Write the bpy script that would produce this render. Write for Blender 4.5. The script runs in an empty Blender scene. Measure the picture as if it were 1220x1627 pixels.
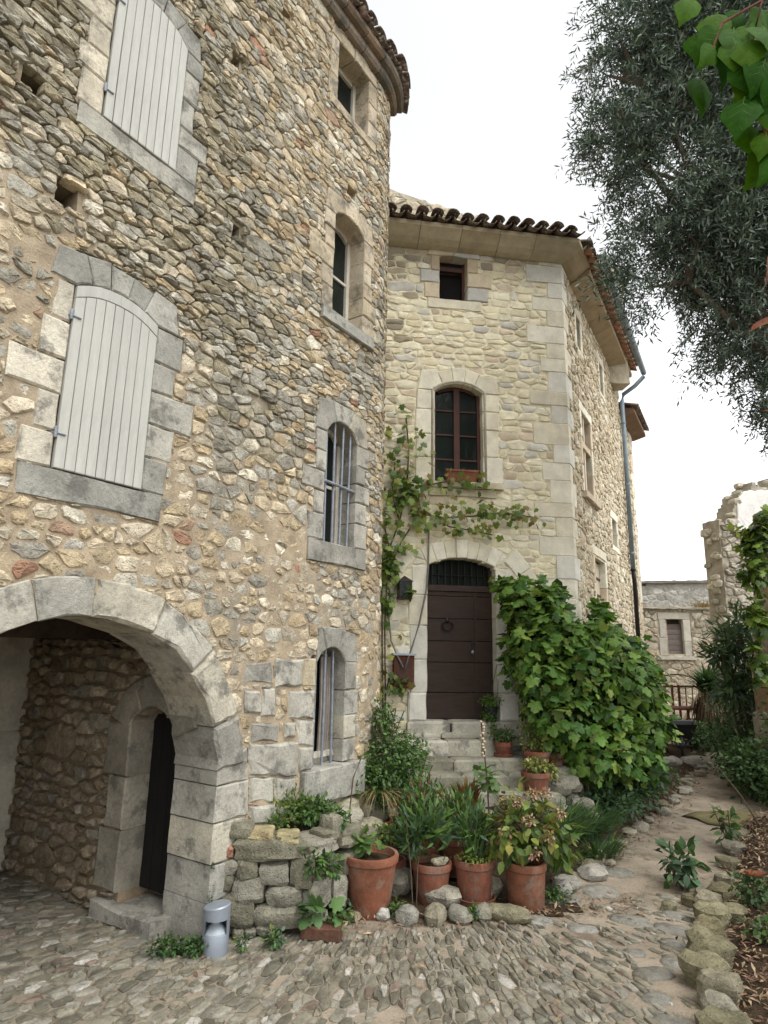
import bpy, math, random
import numpy as np
from mathutils import Vector, Matrix, noise as mnoise

random.seed(11)
RNG = np.random.default_rng(5)
scene = bpy.context.scene
COL = scene.collection
sin, cos, pi = math.sin, math.cos, math.pi
rad = math.radians

# ------------------------------------------------------------------ camera
def setup_camera():
    th, roll = rad(12.3), rad(-1.1)
    fw = Vector((0, cos(th), sin(th))); r0 = Vector((1, 0, 0)); u0 = Vector((0, -sin(th), cos(th)))
    r = r0 * cos(roll) - u0 * sin(roll); u = r0 * sin(roll) + u0 * cos(roll)
    m = Matrix((( r.x, u.x, -fw.x, 0), (r.y, u.y, -fw.y, 0), (r.z, u.z, -fw.z, 2.08), (0, 0, 0, 1)))
    cam = bpy.data.cameras.new('camera'); ob = bpy.data.objects.new('camera', cam)
    COL.objects.link(ob); ob.matrix_world = m
    cam.sensor_fit = 'VERTICAL'; cam.sensor_height = 36.0; cam.lens = 1000.0 / 1627.0 * 36.0
    cam.clip_start = 0.05; cam.clip_end = 3000
    scene.camera = ob
setup_camera()

# ------------------------------------------------------------------ light
SUN_EL, SUN_AZ = 60.0, 135.0          # overcast: azimuth from +Y towards +X
world = bpy.data.worlds.new('World'); scene.world = world; world.use_nodes = True
nt = world.node_tree; nt.nodes.clear()
sky = nt.nodes.new('ShaderNodeTexSky'); sky.sky_type = 'NISHITA'; sky.sun_disc = False
sky.sun_elevation = rad(SUN_EL); sky.sun_rotation = rad(SUN_AZ)
sky.air_density = 1.0; sky.dust_density = 1.5; sky.ozone_density = 1.0
hs = nt.nodes.new('ShaderNodeHueSaturation'); hs.inputs['Saturation'].default_value = 0.07
bg = nt.nodes.new('ShaderNodeBackground'); bg.inputs['Strength'].default_value = 0.15
wo = nt.nodes.new('ShaderNodeOutputWorld')
nt.links.new(sky.outputs[0], hs.inputs['Color']); nt.links.new(hs.outputs[0], bg.inputs['Color']); nt.links.new(bg.outputs[0], wo.inputs['Surface'])
sl = bpy.data.lights.new('sun', 'SUN'); sl.energy = 0.85; sl.angle = rad(38); sl.color = (1.0, 0.965, 0.91)
so = bpy.data.objects.new('sun', sl); COL.objects.link(so)
az, el = rad(SUN_AZ), rad(SUN_EL)
so.rotation_euler = Vector((-sin(az) * cos(el), -cos(az) * cos(el), -sin(el))).to_track_quat('-Z', 'Y').to_euler()
scene.view_settings.view_transform = 'Standard'; scene.view_settings.look = 'None'
scene.view_settings.exposure = 1.33; scene.view_settings.gamma = 1.0
scene.view_settings.use_curve_mapping = False
scene.render.engine = 'CYCLES'
scene.cycles.max_bounces = 6; scene.cycles.diffuse_bounces = 4; scene.cycles.transmission_bounces = 4
scene.cycles.transparent_max_bounces = 6
scene.cycles.use_denoising = True

# ------------------------------------------------------------------ materials
MATS = {}
def mat(name, base=(0.5, 0.5, 0.5), rough=0.85, attr=False, objrand=0.0, var=0.25, vscale=6.0, bump=0.3, bscale=40.0,
        bdist=0.01, spots=None, sscale=12.0, samount=0.5, sth=0.56, spots2=None, s2scale=20.0, s2amount=0.5, s2th=0.6, metal=0.0, translucent=0.0, spec=0.3, grain=None, pits=0.0, pscale=60.0,
        coat=0.0):
    m = bpy.data.materials.new(name); m.use_nodes = True; MATS[name] = m
    nt = m.node_tree; N = nt.nodes; Lk = nt.links
    N.clear()
    out = N.new('ShaderNodeOutputMaterial'); b = N.new('ShaderNodeBsdfPrincipled')
    b.inputs['Roughness'].default_value = rough; b.inputs['Metallic'].default_value = metal
    b.inputs['Specular IOR Level'].default_value = spec
    if coat: b.inputs['Coat Weight'].default_value = coat
    geo = N.new('ShaderNodeNewGeometry')
    pos = geo.outputs['Position']
    if grain:
        mp = N.new('ShaderNodeMapping'); mp.inputs['Scale'].default_value = grain
        tc = N.new('ShaderNodeTexCoord'); Lk.new(tc.outputs['Object'], mp.inputs['Vector']); pos = mp.outputs[0]
    def noise(scale, detail=4, rgh=0.6):
        n = N.new('ShaderNodeTexNoise'); n.inputs['Scale'].default_value = scale; n.inputs['Detail'].default_value = detail
        n.inputs['Roughness'].default_value = rgh; Lk.new(pos, n.inputs['Vector']); return n.outputs['Fac']
    def mixc(fac, a, c, mode='MIX'):
        x = N.new('ShaderNodeMix'); x.data_type = 'RGBA'; x.blend_type = mode
        for s, val in ((x.inputs[0], fac), (x.inputs[6], a), (x.inputs[7], c)):
            if hasattr(val, 'is_linked'): Lk.new(val, s)
            else: s.default_value = val if not isinstance(val, tuple) else (*val, 1)
        return x.outputs[2]
    def ramp(v, lo, hi, a=0.0, c=1.0):
        x = N.new('ShaderNodeMapRange'); x.inputs['From Min'].default_value = lo; x.inputs['From Max'].default_value = hi
        x.inputs['To Min'].default_value = a; x.inputs['To Max'].default_value = c; Lk.new(v, x.inputs['Value']); return x.outputs[0]
    if attr:
        at = N.new('ShaderNodeAttribute'); at.attribute_name = 'Col'; c = at.outputs['Color']
    else:
        rgb = N.new('ShaderNodeRGB'); rgb.outputs[0].default_value = (*base, 1); c = rgb.outputs[0]
    if objrand:
        oi = N.new('ShaderNodeObjectInfo'); h = N.new('ShaderNodeHueSaturation')
        Lk.new(ramp(oi.outputs['Random'], 0, 1, 1 - objrand, 1 + objrand), h.inputs['Value'])
        Lk.new(ramp(oi.outputs['Random'], 0, 1, 0.5 + objrand * 0.06, 0.5 - objrand * 0.06), h.inputs['Hue'])
        Lk.new(c, h.inputs['Color']); c = h.outputs[0]
    n1 = noise(vscale, 5)
    if var:
        g = N.new('ShaderNodeCombineColor'); v = ramp(n1, 0.3, 0.7, 1 - var, 1 + var)
        for i in range(3): Lk.new(v, g.inputs[i])
        c = mixc(1.0, c, g.outputs[0], 'MULTIPLY')
    n2 = noise(bscale, 6, 0.65)
    if var:
        g2 = N.new('ShaderNodeCombineColor'); v2 = ramp(n2, 0.3, 0.7, 1 - var * 0.6, 1 + var * 0.6)
        for i in range(3): Lk.new(v2, g2.inputs[i])
        c = mixc(1.0, c, g2.outputs[0], 'MULTIPLY')
    if spots:
        c = mixc(ramp(noise(sscale, 6, 0.7), sth, sth + 0.1, 0, samount), c, spots)
    if spots2:
        c = mixc(ramp(noise(s2scale, 6, 0.75), s2th, s2th + 0.06, 0, s2amount), c, spots2)
    Lk.new(c, b.inputs['Base Color'])
    if bump:
        bp = N.new('ShaderNodeBump'); bp.inputs['Strength'].default_value = bump; bp.inputs['Distance'].default_value = bdist
        hgt = n2
        if pits:
            vo = N.new('ShaderNodeTexVoronoi'); vo.inputs['Scale'].default_value = pscale; Lk.new(pos, vo.inputs['Vector'])
            mm = N.new('ShaderNodeMath'); mm.operation = 'MULTIPLY_ADD'
            Lk.new(ramp(vo.outputs['Distance'], 0.0, 0.35, -1, 0), mm.inputs[0]); mm.inputs[1].default_value = pits; Lk.new(n2, mm.inputs[2]); hgt = mm.outputs[0]
        Lk.new(hgt, bp.inputs['Height']); Lk.new(bp.outputs[0], b.inputs['Normal'])
    sh = b.outputs[0]
    if translucent:
        tr = N.new('ShaderNodeBsdfTranslucent'); Lk.new(mixc(1.0, c, (1.0, 1.0, 0.55), 'MULTIPLY'), tr.inputs['Color'])
        mx = N.new('ShaderNodeMixShader'); mx.inputs[0].default_value = translucent
        Lk.new(b.outputs[0], mx.inputs[1]); Lk.new(tr.outputs[0], mx.inputs[2]); sh = mx.outputs[0]
    Lk.new(sh, out.inputs['Surface'])
    return m

mat('rubble', attr=True, rough=0.92, var=0.36, vscale=11, bump=0.85, bscale=46, bdist=0.018, spots=(0.10, 0.095, 0.08), sscale=17, samount=0.45, sth=0.58,
    spots2=(0.55, 0.52, 0.44), s2scale=42, s2amount=0.35, s2th=0.62, spec=0.15, pits=0.5, pscale=42)
mat('dressed', attr=True, rough=0.9, var=0.3, vscale=3.2, bump=0.75, bscale=40, bdist=0.012, spots=(0.10, 0.098, 0.088), sscale=4.5, samount=0.7, sth=0.52,
    spots2=(0.5, 0.48, 0.42), s2scale=50, s2amount=0.25, s2th=0.63, spec=0.15, pits=0.35, pscale=70)
mat('paleblock', attr=True, rough=0.9, var=0.16, vscale=5, bump=0.45, bscale=60, bdist=0.008, spots=(0.30, 0.27, 0.20), sscale=6, samount=0.28, sth=0.58, spec=0.15, pits=0.3, pscale=60)
mat('mortar', attr=True, rough=0.95, var=0.25, vscale=7, bump=0.7, bscale=70, bdist=0.012, spec=0.1, spots=(0.16, 0.13, 0.09), sscale=9, samount=0.35, sth=0.58)
mat('cobble', attr=True, rough=0.62, var=0.34, vscale=9, bump=0.7, bscale=60, bdist=0.008, spots=(0.07, 0.062, 0.045), sscale=14, samount=0.6, sth=0.54, spec=0.35, spots2=(0.42, 0.41, 0.36), s2scale=30, s2amount=0.25, s2th=0.62)
mat('dirt', base=(0.265, 0.222, 0.168), rough=0.95, var=0.3, vscale=2.2, bump=0.8, bscale=55, bdist=0.015, spec=0.1, spots=(0.10, 0.075, 0.048), sscale=3.5, samount=0.6, sth=0.52, spots2=(0.36, 0.32, 0.25), s2scale=34, s2amount=0.45, s2th=0.64)
mat('soil', base=(0.055, 0.038, 0.024), rough=0.97, var=0.4, vscale=9, bump=1.0, bscale=60, bdist=0.03, spec=0.1, spots=(0.12, 0.08, 0.045), sscale=22, samount=0.6, sth=0.55)
mat('shutter_paint', base=(0.40, 0.40, 0.365), rough=0.6, var=0.11, vscale=3, spots2=(0.20, 0.175, 0.135), s2scale=7, s2amount=0.6, s2th=0.665, bump=0.12, bscale=30, bdist=0.003, grain=(9, 9, 1.2), spots=(0.27, 0.265, 0.235), sscale=2.6, samount=0.5, sth=0.63, objrand=0.05)
mat('dark_wood', base=(0.036, 0.020, 0.013), rough=0.6, var=0.35, vscale=3, bump=0.5, bscale=26, bdist=0.005, grain=(1.0, 8, 14), objrand=0.12, spots=(0.065, 0.045, 0.034), sscale=2, samount=0.5)
mat('brown_wood', base=(0.060, 0.022, 0.013), rough=0.5, var=0.3, vscale=5, bump=0.3, bscale=30, bdist=0.003)
mat('grey_wood', base=(0.16, 0.135, 0.12), rough=0.9, var=0.35, vscale=3, bump=0.6, bscale=20, bdist=0.01, grain=(1.5, 8, 14), objrand=0.2)
mat('pale_wood', base=(0.45, 0.36, 0.25), rough=0.8, var=0.25, vscale=8, bump=0.3, bscale=30)
mat('beam_wood', base=(0.05, 0.035, 0.025), rough=0.9, var=0.4, vscale=5, bump=0.6, bscale=22, bdist=0.01)
mat('white_frame', base=(0.48, 0.45, 0.38), rough=0.7, var=0.15, vscale=8, bump=0.2, bscale=40)
mat('iron_grey', base=(0.22, 0.24, 0.27), rough=0.55, metal=0.35, var=0.25, vscale=20, bump=0.25, bscale=80, bdist=0.002)
mat('iron_dark', base=(0.025, 0.022, 0.022), rough=0.5, metal=0.5, var=0.3, vscale=20, bump=0.3, bscale=80, bdist=0.002)
mat('rust', base=(0.10, 0.035, 0.02), rough=0.9, var=0.45, vscale=30, bump=0.5, bscale=90, bdist=0.003)
mat('zinc', base=(0.20, 0.25, 0.29), rough=0.5, metal=0.4, var=0.18, vscale=4, bump=0.1, bscale=30, spots=(0.11, 0.12, 0.12), sscale=3, samount=0.5)
mat('bollard_grey', base=(0.26, 0.29, 0.33), rough=0.42, metal=0.35, var=0.08, vscale=12, bump=0.1, bscale=90, bdist=0.001)
mat('terracotta', base=(0.20, 0.074, 0.042), rough=0.9, var=0.3, vscale=7, bump=0.4, bscale=50, bdist=0.005, spots=(0.22, 0.155, 0.115), sscale=5, samount=0.6, sth=0.5, spots2=(0.07, 0.045, 0.03), s2scale=9, s2amount=0.5, s2th=0.58, objrand=0.15)
mat('old_terracotta', base=(0.185, 0.070, 0.040), rough=0.9, var=0.3, vscale=9, bump=0.4, bscale=60, bdist=0.005, spots=(0.17, 0.13, 0.10), sscale=7, samount=0.7, sth=0.5, spots2=(0.06, 0.05, 0.035), s2scale=13, s2amount=0.5, s2th=0.58, objrand=0.15)
mat('tile', base=(0.33, 0.17, 0.095), rough=0.9, var=0.35, vscale=12, bump=0.5, bscale=50, bdist=0.006, spots=(0.12, 0.10, 0.075), sscale=9, samount=0.8, sth=0.48, spots2=(0.38, 0.35, 0.26), s2scale=18, s2amount=0.5, s2th=0.58, objrand=0.25)
mat('darktile', base=(0.15, 0.105, 0.08), rough=0.9, var=0.4, vscale=12, bump=0.5, bscale=50, bdist=0.006, spots=(0.06, 0.05, 0.04), sscale=9, samount=0.8, sth=0.48, spots2=(0.36, 0.33, 0.25), s2scale=14, s2amount=0.75, s2th=0.53, objrand=0.3)
mat('black_plastic', base=(0.02, 0.021, 0.024), rough=0.5, var=0.15, vscale=15, bump=0.1, bscale=60)
mat('slate', base=(0.30, 0.34, 0.37), rough=0.45, var=0.12, vscale=6, bump=0.1, bscale=40)
mat('black', base=(0.008, 0.007, 0.007), rough=0.9, var=0.2, bump=0)
mat('curtain', base=(0.25, 0.22, 0.19), rough=0.9, var=0.2, vscale=7, bump=0.2, bscale=30)
mat('cable', base=(0.16, 0.15, 0.14), rough=0.6, var=0.15, bump=0)
mat('bark', base=(0.13, 0.105, 0.08), rough=0.95, var=0.4, vscale=14, bump=1.0, bscale=30, bdist=0.03)
mat('stem', base=(0.085, 0.06, 0.04), rough=0.9, var=0.3, vscale=20, bump=0.4, bscale=60)
mat('leaf', attr=True, rough=0.5, var=0.18, vscale=9, bump=0.25, bscale=40, bdist=0.004, translucent=0.32, spec=0.35)
mat('vineleaf', base=(0.10, 0.20, 0.036), rough=0.5, var=0.25, vscale=16, bump=0.35, bscale=50, bdist=0.004, translucent=0.35, objrand=0.4, spec=0.35)
mat('nearleaf', base=(0.036, 0.105, 0.006), rough=0.6, var=0.25, vscale=22, bump=0.4, bscale=60, bdist=0.004, translucent=0.4, objrand=0.3, spec=0.06)
mat('vein', base=(0.09, 0.17, 0.03), rough=0.6, var=0.1, bump=0, translucent=0.3, spec=0.06)
mat('redleaf', base=(0.17, 0.055, 0.022), rough=0.55, var=0.3, vscale=16, bump=0.3, bscale=40, translucent=0.35)
mat('oliveleaf', attr=True, rough=0.55, var=0.1, vscale=20, bump=0, translucent=0.12, spec=0.3)
mat('litter', attr=True, rough=0.9, var=0.3, vscale=30, bump=0.2, bscale=60)
mat('brick', base=(0.10, 0.045, 0.028), rough=0.9, var=0.35, vscale=14, bump=0.7, bscale=40, bdist=0.008, spots=(0.07, 0.05, 0.035), sscale=16, samount=0.6, sth=0.52)
mat('pale_plaster', base=(0.40, 0.37, 0.30), rough=0.92, var=0.25, vscale=2.5, bump=0.4, bscale=24, bdist=0.01, spots=(0.22, 0.19, 0.14), sscale=2.6, samount=0.5, sth=0.55)
mat('white_plaster', base=(0.66, 0.65, 0.62), rough=0.92, var=0.12, vscale=3, bump=0.4, bscale=24, bdist=0.01)
mat('moss', base=(0.13, 0.112, 0.05), rough=0.95, var=0.35, vscale=6, bump=0.6, bscale=50, bdist=0.01, spots=(0.22, 0.19, 0.13), sscale=9, samount=0.5, sth=0.56)
def glass_mat():
    m = bpy.data.materials.new('glass'); m.use_nodes = True; MATS['glass'] = m
    b = m.node_tree.nodes['Principled BSDF']
    b.inputs['Base Color'].default_value = (0.012, 0.016, 0.014, 1); b.inputs['Roughness'].default_value = 0.06
    b.inputs['Specular IOR Level'].default_value = 0.18
    nz = m.node_tree.nodes.new('ShaderNodeTexNoise'); nz.inputs['Scale'].default_value = 3.0
    bp = m.node_tree.nodes.new('ShaderNodeBump'); bp.inputs['Strength'].default_value = 0.15; bp.inputs['Distance'].default_value = 0.02
    m.node_tree.links.new(nz.outputs['Fac'], bp.inputs['Height']); m.node_tree.links.new(bp.outputs[0], b.inputs['Normal'])
glass_mat()

# ------------------------------------------------------------------ object helpers
def tag(o, label=None, cat=None, group=None, kind=None):
    if label: o['label'] = label
    if cat: o['category'] = cat
    if group: o['group'] = group
    if kind: o['kind'] = kind
    return o
def thing(name, loc, label, cat, group=None):
    o = bpy.data.objects.new(name, None); o.location = loc; o.empty_display_size = 0.1; COL.objects.link(o)
    return tag(o, label, cat, group)
def wloc(o):
    v = Vector((0, 0, 0))
    while o is not None: v = v + o.location; o = o.parent
    return v
def mesh_obj(name, verts, faces, m, parent=None, col=None, smooth=False, origin=None, kind=None):
    """verts in WORLD space; col = one colour or per-vertex colours"""
    V = np.asarray(verts, dtype=np.float64).reshape(-1, 3)
    if origin is None:
        lo, hi = V.min(0), V.max(0); org = np.array([(lo[0] + hi[0]) / 2, (lo[1] + hi[1]) / 2, lo[2]])
    else: org = np.array(origin, float)
    me = bpy.data.meshes.new(name)
    if isinstance(faces, np.ndarray):
        k = faces.shape[1]; nf = faces.shape[0]
        me.vertices.add(len(V)); me.vertices.foreach_set('co', (V - org).astype(np.float32).ravel())
        me.loops.add(nf * k); me.loops.foreach_set('vertex_index', faces.astype(np.int32).ravel())
        me.polygons.add(nf); me.polygons.foreach_set('loop_start', np.arange(0, nf * k, k, dtype=np.int32))
        me.update(calc_edges=True)
    else:
        me.from_pydata((V - org).tolist(), [], faces)
    if col is not None:
        c = np.asarray(col, float)
        if c.ndim == 1: c = np.tile(c, (len(V), 1))
        a = me.color_attributes.new('Col', 'FLOAT_COLOR', 'POINT')
        a.data.foreach_set('color', np.hstack([c[:, :3], np.ones((len(V), 1))]).astype(np.float32).ravel())
    if smooth == 'angle': me.polygons.foreach_set('use_smooth', np.ones(len(me.polygons), dtype=bool)); me.set_sharp_from_angle(angle=rad(32))
    elif smooth: me.polygons.foreach_set('use_smooth', np.ones(len(me.polygons), dtype=bool))
    me.materials.append(MATS[m] if isinstance(m, str) else m)
    o = bpy.data.objects.new(name, me); COL.objects.link(o)
    if parent is not None:
        o.parent = parent; o.location = Vector(org) - wloc(parent)
    else: o.location = Vector(org)
    if kind: o['kind'] = kind
    return o
class MB:
    """collects shapes into one mesh"""
    def __init__(s): s.v = []; s.f = []; s.c = []
    def add(s, v, f, c=None):
        o = len(s.v); s.v.extend([tuple(p) for p in v]); s.f.extend([tuple(i + o for i in q) for q in f])
        if c is not None: s.c.extend([tuple(c)] * len(v))
        return s
    def box(s, x0, x1, y0, y1, z0, z1, c=None, M=None):
        v = [(x, y, z) for z in (z0, z1) for (x, y) in ((x0, y0), (x1, y0), (x1, y1), (x0, y1))]
        if M: v = [M(*p) for p in v]
        return s.add(v, [(3, 2, 1, 0), (4, 5, 6, 7), (0, 1, 5, 4), (1, 2, 6, 5), (2, 3, 7, 6), (3, 0, 4, 7)], c)
    def tube(s, pts, r, n=8, c=None, caps=True):
        pts = [Vector(p) for p in pts]; rs = r if isinstance(r, (list, tuple)) else [r] * len(pts)
        v = []; f = []; up = Vector((0, 0, 1))
        for i, p in enumerate(pts):
            d = (pts[min(i + 1, len(pts) - 1)] - pts[max(i - 1, 0)]).normalized()
            a = d.cross(up if abs(d.z) < 0.95 else Vector((1, 0, 0))).normalized(); b = d.cross(a)
            for k in range(n):
                t = 2 * pi * k / n; v.append(p + (a * cos(t) + b * sin(t)) * rs[i])
        for i in range(len(pts) - 1):
            for k in range(n):
                k2 = (k + 1) % n; f.append((i * n + k, i * n + k2, (i + 1) * n + k2, (i + 1) * n + k))
        if caps: f.append(tuple(range(n - 1, -1, -1))); f.append(tuple((len(pts) - 1) * n + k for k in range(n)))
        return s.add(v, f, c)
    def lathe(s, prof, cx, cy, cz, n=24, c=None, wob=0.0, closed=False):
        v = []; f = []; ph = random.random() * 6
        for (r, z) in prof:
            for k in range(n):
                t = 2 * pi * k / n; rr = r * (1 + wob * sin(2 * t + ph))
                v.append((cx + rr * cos(t), cy + rr * sin(t), cz + z))
        m = len(prof)
        for i in range(m - 1 if not closed else m):
            j = (i + 1) % m
            for k in range(n):
                k2 = (k + 1) % n; f.append((i * n + k, i * n + k2, j * n + k2, j * n + k))
        if not closed:
            f.append(tuple(range(n - 1, -1, -1))); f.append(tuple((m - 1) * n + k for k in range(n)))
        return s.add(v, f, c)
    def build(s, name, m, parent=None, smooth=False, kind=None, origin=None):
        return mesh_obj(name, s.v, s.f, m, parent, np.array(s.c) if s.c else None, smooth, origin, kind)
def nz(x, y, z, s=1.0): return mnoise.noise(Vector((x * s, y * s, z * s)))

# ------------------------------------------------------------------ wall frames: u along, v up, n outwards
class Plane:
    def __init__(s, ox, oy, az, oz=0.0):
        a = rad(az); s.o = (ox, oy, oz); s.d = (sin(a), cos(a)); s.n = (cos(a), -sin(a))
    def __call__(s, u, v, n=0.0):
        return (s.o[0] + s.d[0] * u + s.n[0] * n, s.o[1] + s.d[1] * u + s.n[1] * n, s.o[2] + v)
class Bent:
    """straight wall that runs into a rounded corner turning away"""
    def __init__(s, ox, oy, az, uc, r):
        s.p = Plane(ox, oy, az); s.uc = uc; s.r = r; s.az = rad(az)
        e = s.p(uc, 0, 0); s.c = (e[0] - s.p.n[0] * r, e[1] - s.p.n[1] * r)
    def __call__(s, u, v, n=0.0):
        if u <= s.uc: return s.p(u, v, n)
        a = s.az - (u - s.uc) / s.r; R = s.r + n
        return (s.c[0] + cos(a) * R, s.c[1] - sin(a) * R, v)
WL = Bent(-1.152, 5.135, 33.5, 1.70, 1.05)          # shuttered house
WF = Plane(0.0, 9.0, 82)                            # door front
WR = Plane(2.867, 9.403, 29.5)                      # side along the path
FU = 2.895                                          # corner on WF

# ------------------------------------------------------------------ masonry
def clip(poly, a, b, c):
    """keep a*x+b*y<=c"""
    out = []; n = len(poly)
    for i in range(n):
        p = poly[i]; q = poly[(i + 1) % n]; dp = a * p[0] + b * p[1] - c; dq = a * q[0] + b * q[1] - c
        if dp <= 0: out.append(p)
        if (dp < 0 < dq) or (dq < 0 < dp):
            t = dp / (dp - dq); out.append((p[0] + (q[0] - p[0]) * t, p[1] + (q[1] - p[1]) * t))
    return out
def area(p): return 0.5 * abs(sum(p[i][0] * p[(i + 1) % len(p)][1] - p[(i + 1) % len(p)][0] * p[i][1] for i in range(len(p)))) if len(p) > 2 else 0.0
def centroid(p):
    n = len(p); return (sum(q[0] for q in p) / n, sum(q[1] for q in p) / n)
def ccw(p):
    s = sum(p[i][0] * p[(i + 1) % len(p)][1] - p[(i + 1) % len(p)][0] * p[i][1] for i in range(len(p)))
    return p if s > 0 else p[::-1]
def rubble_cells(u0, u1, v0, v1, wmin, wmax, hmin, hmax, jit=0.35, big=0.08, obstacles=(), asp=1.6, rnd=None, keep=None):
    R = rnd or random; seeds = []
    v = v0 - hmin
    while v < v1 + hmin:
        h = R.uniform(hmin, hmax); u = u0 - R.uniform(0, wmax)
        while u < u1 + wmin:
            w = R.uniform(wmin, wmax) * (0.75 + 0.25 * h / hmax)
            if R.random() < 0.14: w *= 0.45
            seeds.append([u + w / 2 + R.uniform(-.15, .15) * w, v + h / 2 + R.uniform(-jit, jit) * h, 0.5 * min(w, h * asp)])
            u += w
        v += h * 0.97
    nb = int(len(seeds) * big)
    for _ in range(nb):
        s = R.choice(seeds); r = s[2] * R.uniform(1.3, 1.9); bu, bv = s[0], s[1]
        seeds = [q for q in seeds if q is s or ((q[0] - bu) / r) ** 2 + ((q[1] - bv) * asp / r) ** 2 > 1.0]
        s[2] = r
    G = {}; cs = wmax * 1.1
    S = [(p[0], p[1] * asp, p[2] ** 2 * 0.75) for p in seeds]
    for i, p in enumerate(S): G.setdefault((int(p[0] // cs), int(p[1] // cs)), []).append(i)
    cells = []
    for i, (x, y, w) in enumerate(S):
        if keep and not keep(x, y / asp): continue
        if not (u0 - .02 <= x <= u1 + .02 and v0 - .02 <= y / asp <= v1 + .02): continue
        m = wmax * 1.0
        poly = [(x - m, y - m), (x + m, y - m), (x + m, y + m), (x - m, y + m)]
        gx, gy = int(x // cs), int(y // cs); nbrs = []
        for a in (-1, 0, 1):
            for b in (-1, 0, 1): nbrs += G.get((gx + a, gy + b), [])
        nbrs.sort(key=lambda j: (S[j][0] - x) ** 2 + (S[j][1] - y) ** 2)
        for j in nbrs[:26]:
            if j == i: continue
            dx, dy = S[j][0] - x, S[j][1] - y; d2 = dx * dx + dy * dy
            if d2 < 1e-9: continue
            t = 0.5 + (w - S[j][2]) / (2 * d2)
            poly = clip(poly, dx, dy, dx * (x + dx * t) + dy * (y + dy * t))
            if len(poly) < 3: break
        if len(poly) < 3: continue
        poly = [(p[0], p[1] / asp) for p in poly]
        poly = clip(clip(clip(clip(poly, -1, 0, -u0), 1, 0, u1), 0, -1, -v0), 0, 1, v1)
        if len(poly) < 3: continue
        for ob in obstacles:
            c = centroid(poly); ou = [q[0] for q in ob]; ov = [q[1] for q in ob]
            if min(q[0] for q in poly) > max(ou) or max(q[0] for q in poly) < min(ou) or min(q[1] for q in poly) > max(ov) or max(q[1] for q in poly) < min(ov): continue
            inter = poly; best = None; ba = -1; n = len(ob)
            for k in range(n):
                p, q = ob[k], ob[(k + 1) % n]; ex, ey = q[0] - p[0], q[1] - p[1]; a, b = ey, -ex; cc = a * p[0] + b * p[1]
                inter = clip(inter, a, b, cc) if len(inter) > 2 else []
                outp = clip(poly, -a, -b, -cc)
                ar = area(outp) if len(outp) > 2 else 0
                if ar > ba: ba, best = ar, outp
            if len(inter) > 2 and area(inter) > 1e-6: poly = best if ba > 0 else []
            if len(poly) < 3: break
        if len(poly) < 3 or area(poly) < 0.0007: continue
        cells.append(ccw(poly))
    return cells
def soften(poly, gap, rnd, cut=0.15, jit=0.03):
    c = centroid(poly); q = []
    for p in poly:
        dx, dy = p[0] - c[0], p[1] - c[1]; L = math.hypot(dx, dy) + 1e-6; k = max(0.45, 1 - gap * 1.25 / L); q.append((c[0] + dx * k, c[1] + dy * k))
    out = []; n = len(q)
    size = math.sqrt(area(q)) + 1e-6
    for i in range(n):
        p, r = q[i], q[(i + 1) % n]; L = math.hypot(r[0] - p[0], r[1] - p[1])
        if L < size * 0.12: out.append(((p[0] + r[0]) / 2, (p[1] + r[1]) / 2)); continue
        out.append((p[0] + (r[0] - p[0]) * cut, p[1] + (r[1] - p[1]) * cut)); out.append((p[0] + (r[0] - p[0]) * (1 - cut), p[1] + (r[1] - p[1]) * (1 - cut)))
    return [(p[0] + rnd.uniform(-jit, jit) * size, p[1] + rnd.uniform(-jit, jit) * size) for p in out]
def stone_mesh(poly, W, h, back, rnd, rough=0.18, shoulder=0.92, flat=0.6):
    """rounded pillow stone on outline poly, rising h over the wall plane"""
    n = len(poly); c = centroid(poly); v = []; f = []
    tu, tv = rnd.uniform(-.25, .25) * h * 6, rnd.uniform(-.25, .25) * h * 6
    rings = ((1.0, -back), (1.02, h * 0.35), (shoulder, h * 0.84), (flat, h * 1.0))
    for ri, (s, hh) in enumerate(rings):
        for p in poly:
            uu, vv = c[0] + (p[0] - c[0]) * s, c[1] + (p[1] - c[1]) * s
            nn = hh
            if ri >= 1: nn = hh + rough * h * (rnd.uniform(-1, 1)) * (0.5 if ri == 1 else 1) + (tu * (uu - c[0]) + tv * (vv - c[1])) * (0.5 if ri == 1 else 1)
            v.append(W(uu, vv, nn))
    v.append(W(c[0], c[1], h * (1.05 + rnd.uniform(-.15, .2))))
    for r in range(3):
        for i in range(n):
            j = (i + 1) % n; f.append((r * n + i, r * n + j, (r + 1) * n + j, (r + 1) * n + i))
    for i in range(n): f.append((3 * n + i, 3 * n + (i + 1) % n, 4 * n))
    return v, f
def lay_stones(cells, W, parent, hfun, colfun, name='stone', stuffname='small_stones', m='rubble', gap=0.008, back=0.05, limit=300, rnd=None, rank=None, jit=0.03, **kw):
    R = rnd or random; made = []
    for p in cells:
        c = centroid(p); a = area(p); g = gap(c[0], c[1]) if callable(gap) else gap
        q = soften(p, g * R.uniform(0.6, 1.6), R, jit=jit)
        h = hfun(c[0], c[1]) * R.uniform(0.55, 1.35)
        v, f = stone_mesh(q, W, h, back, R, **kw)
        col = colfun(c[0], c[1], R)
        made.append((rank(c[0], c[1], a) if rank else a, v, f, col))
    made.sort(key=lambda t: -t[0])
    for (_, v, f, col) in made[:limit]: mesh_obj(name, v, f, m, parent, col, 'angle')
    if len(made) > limit:
        b = MB()
        for (_, v, f, col) in made[limit:]: b.add(v, f, col)
        b.build(stuffname, m, parent, 'angle', kind='stuff')
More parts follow.
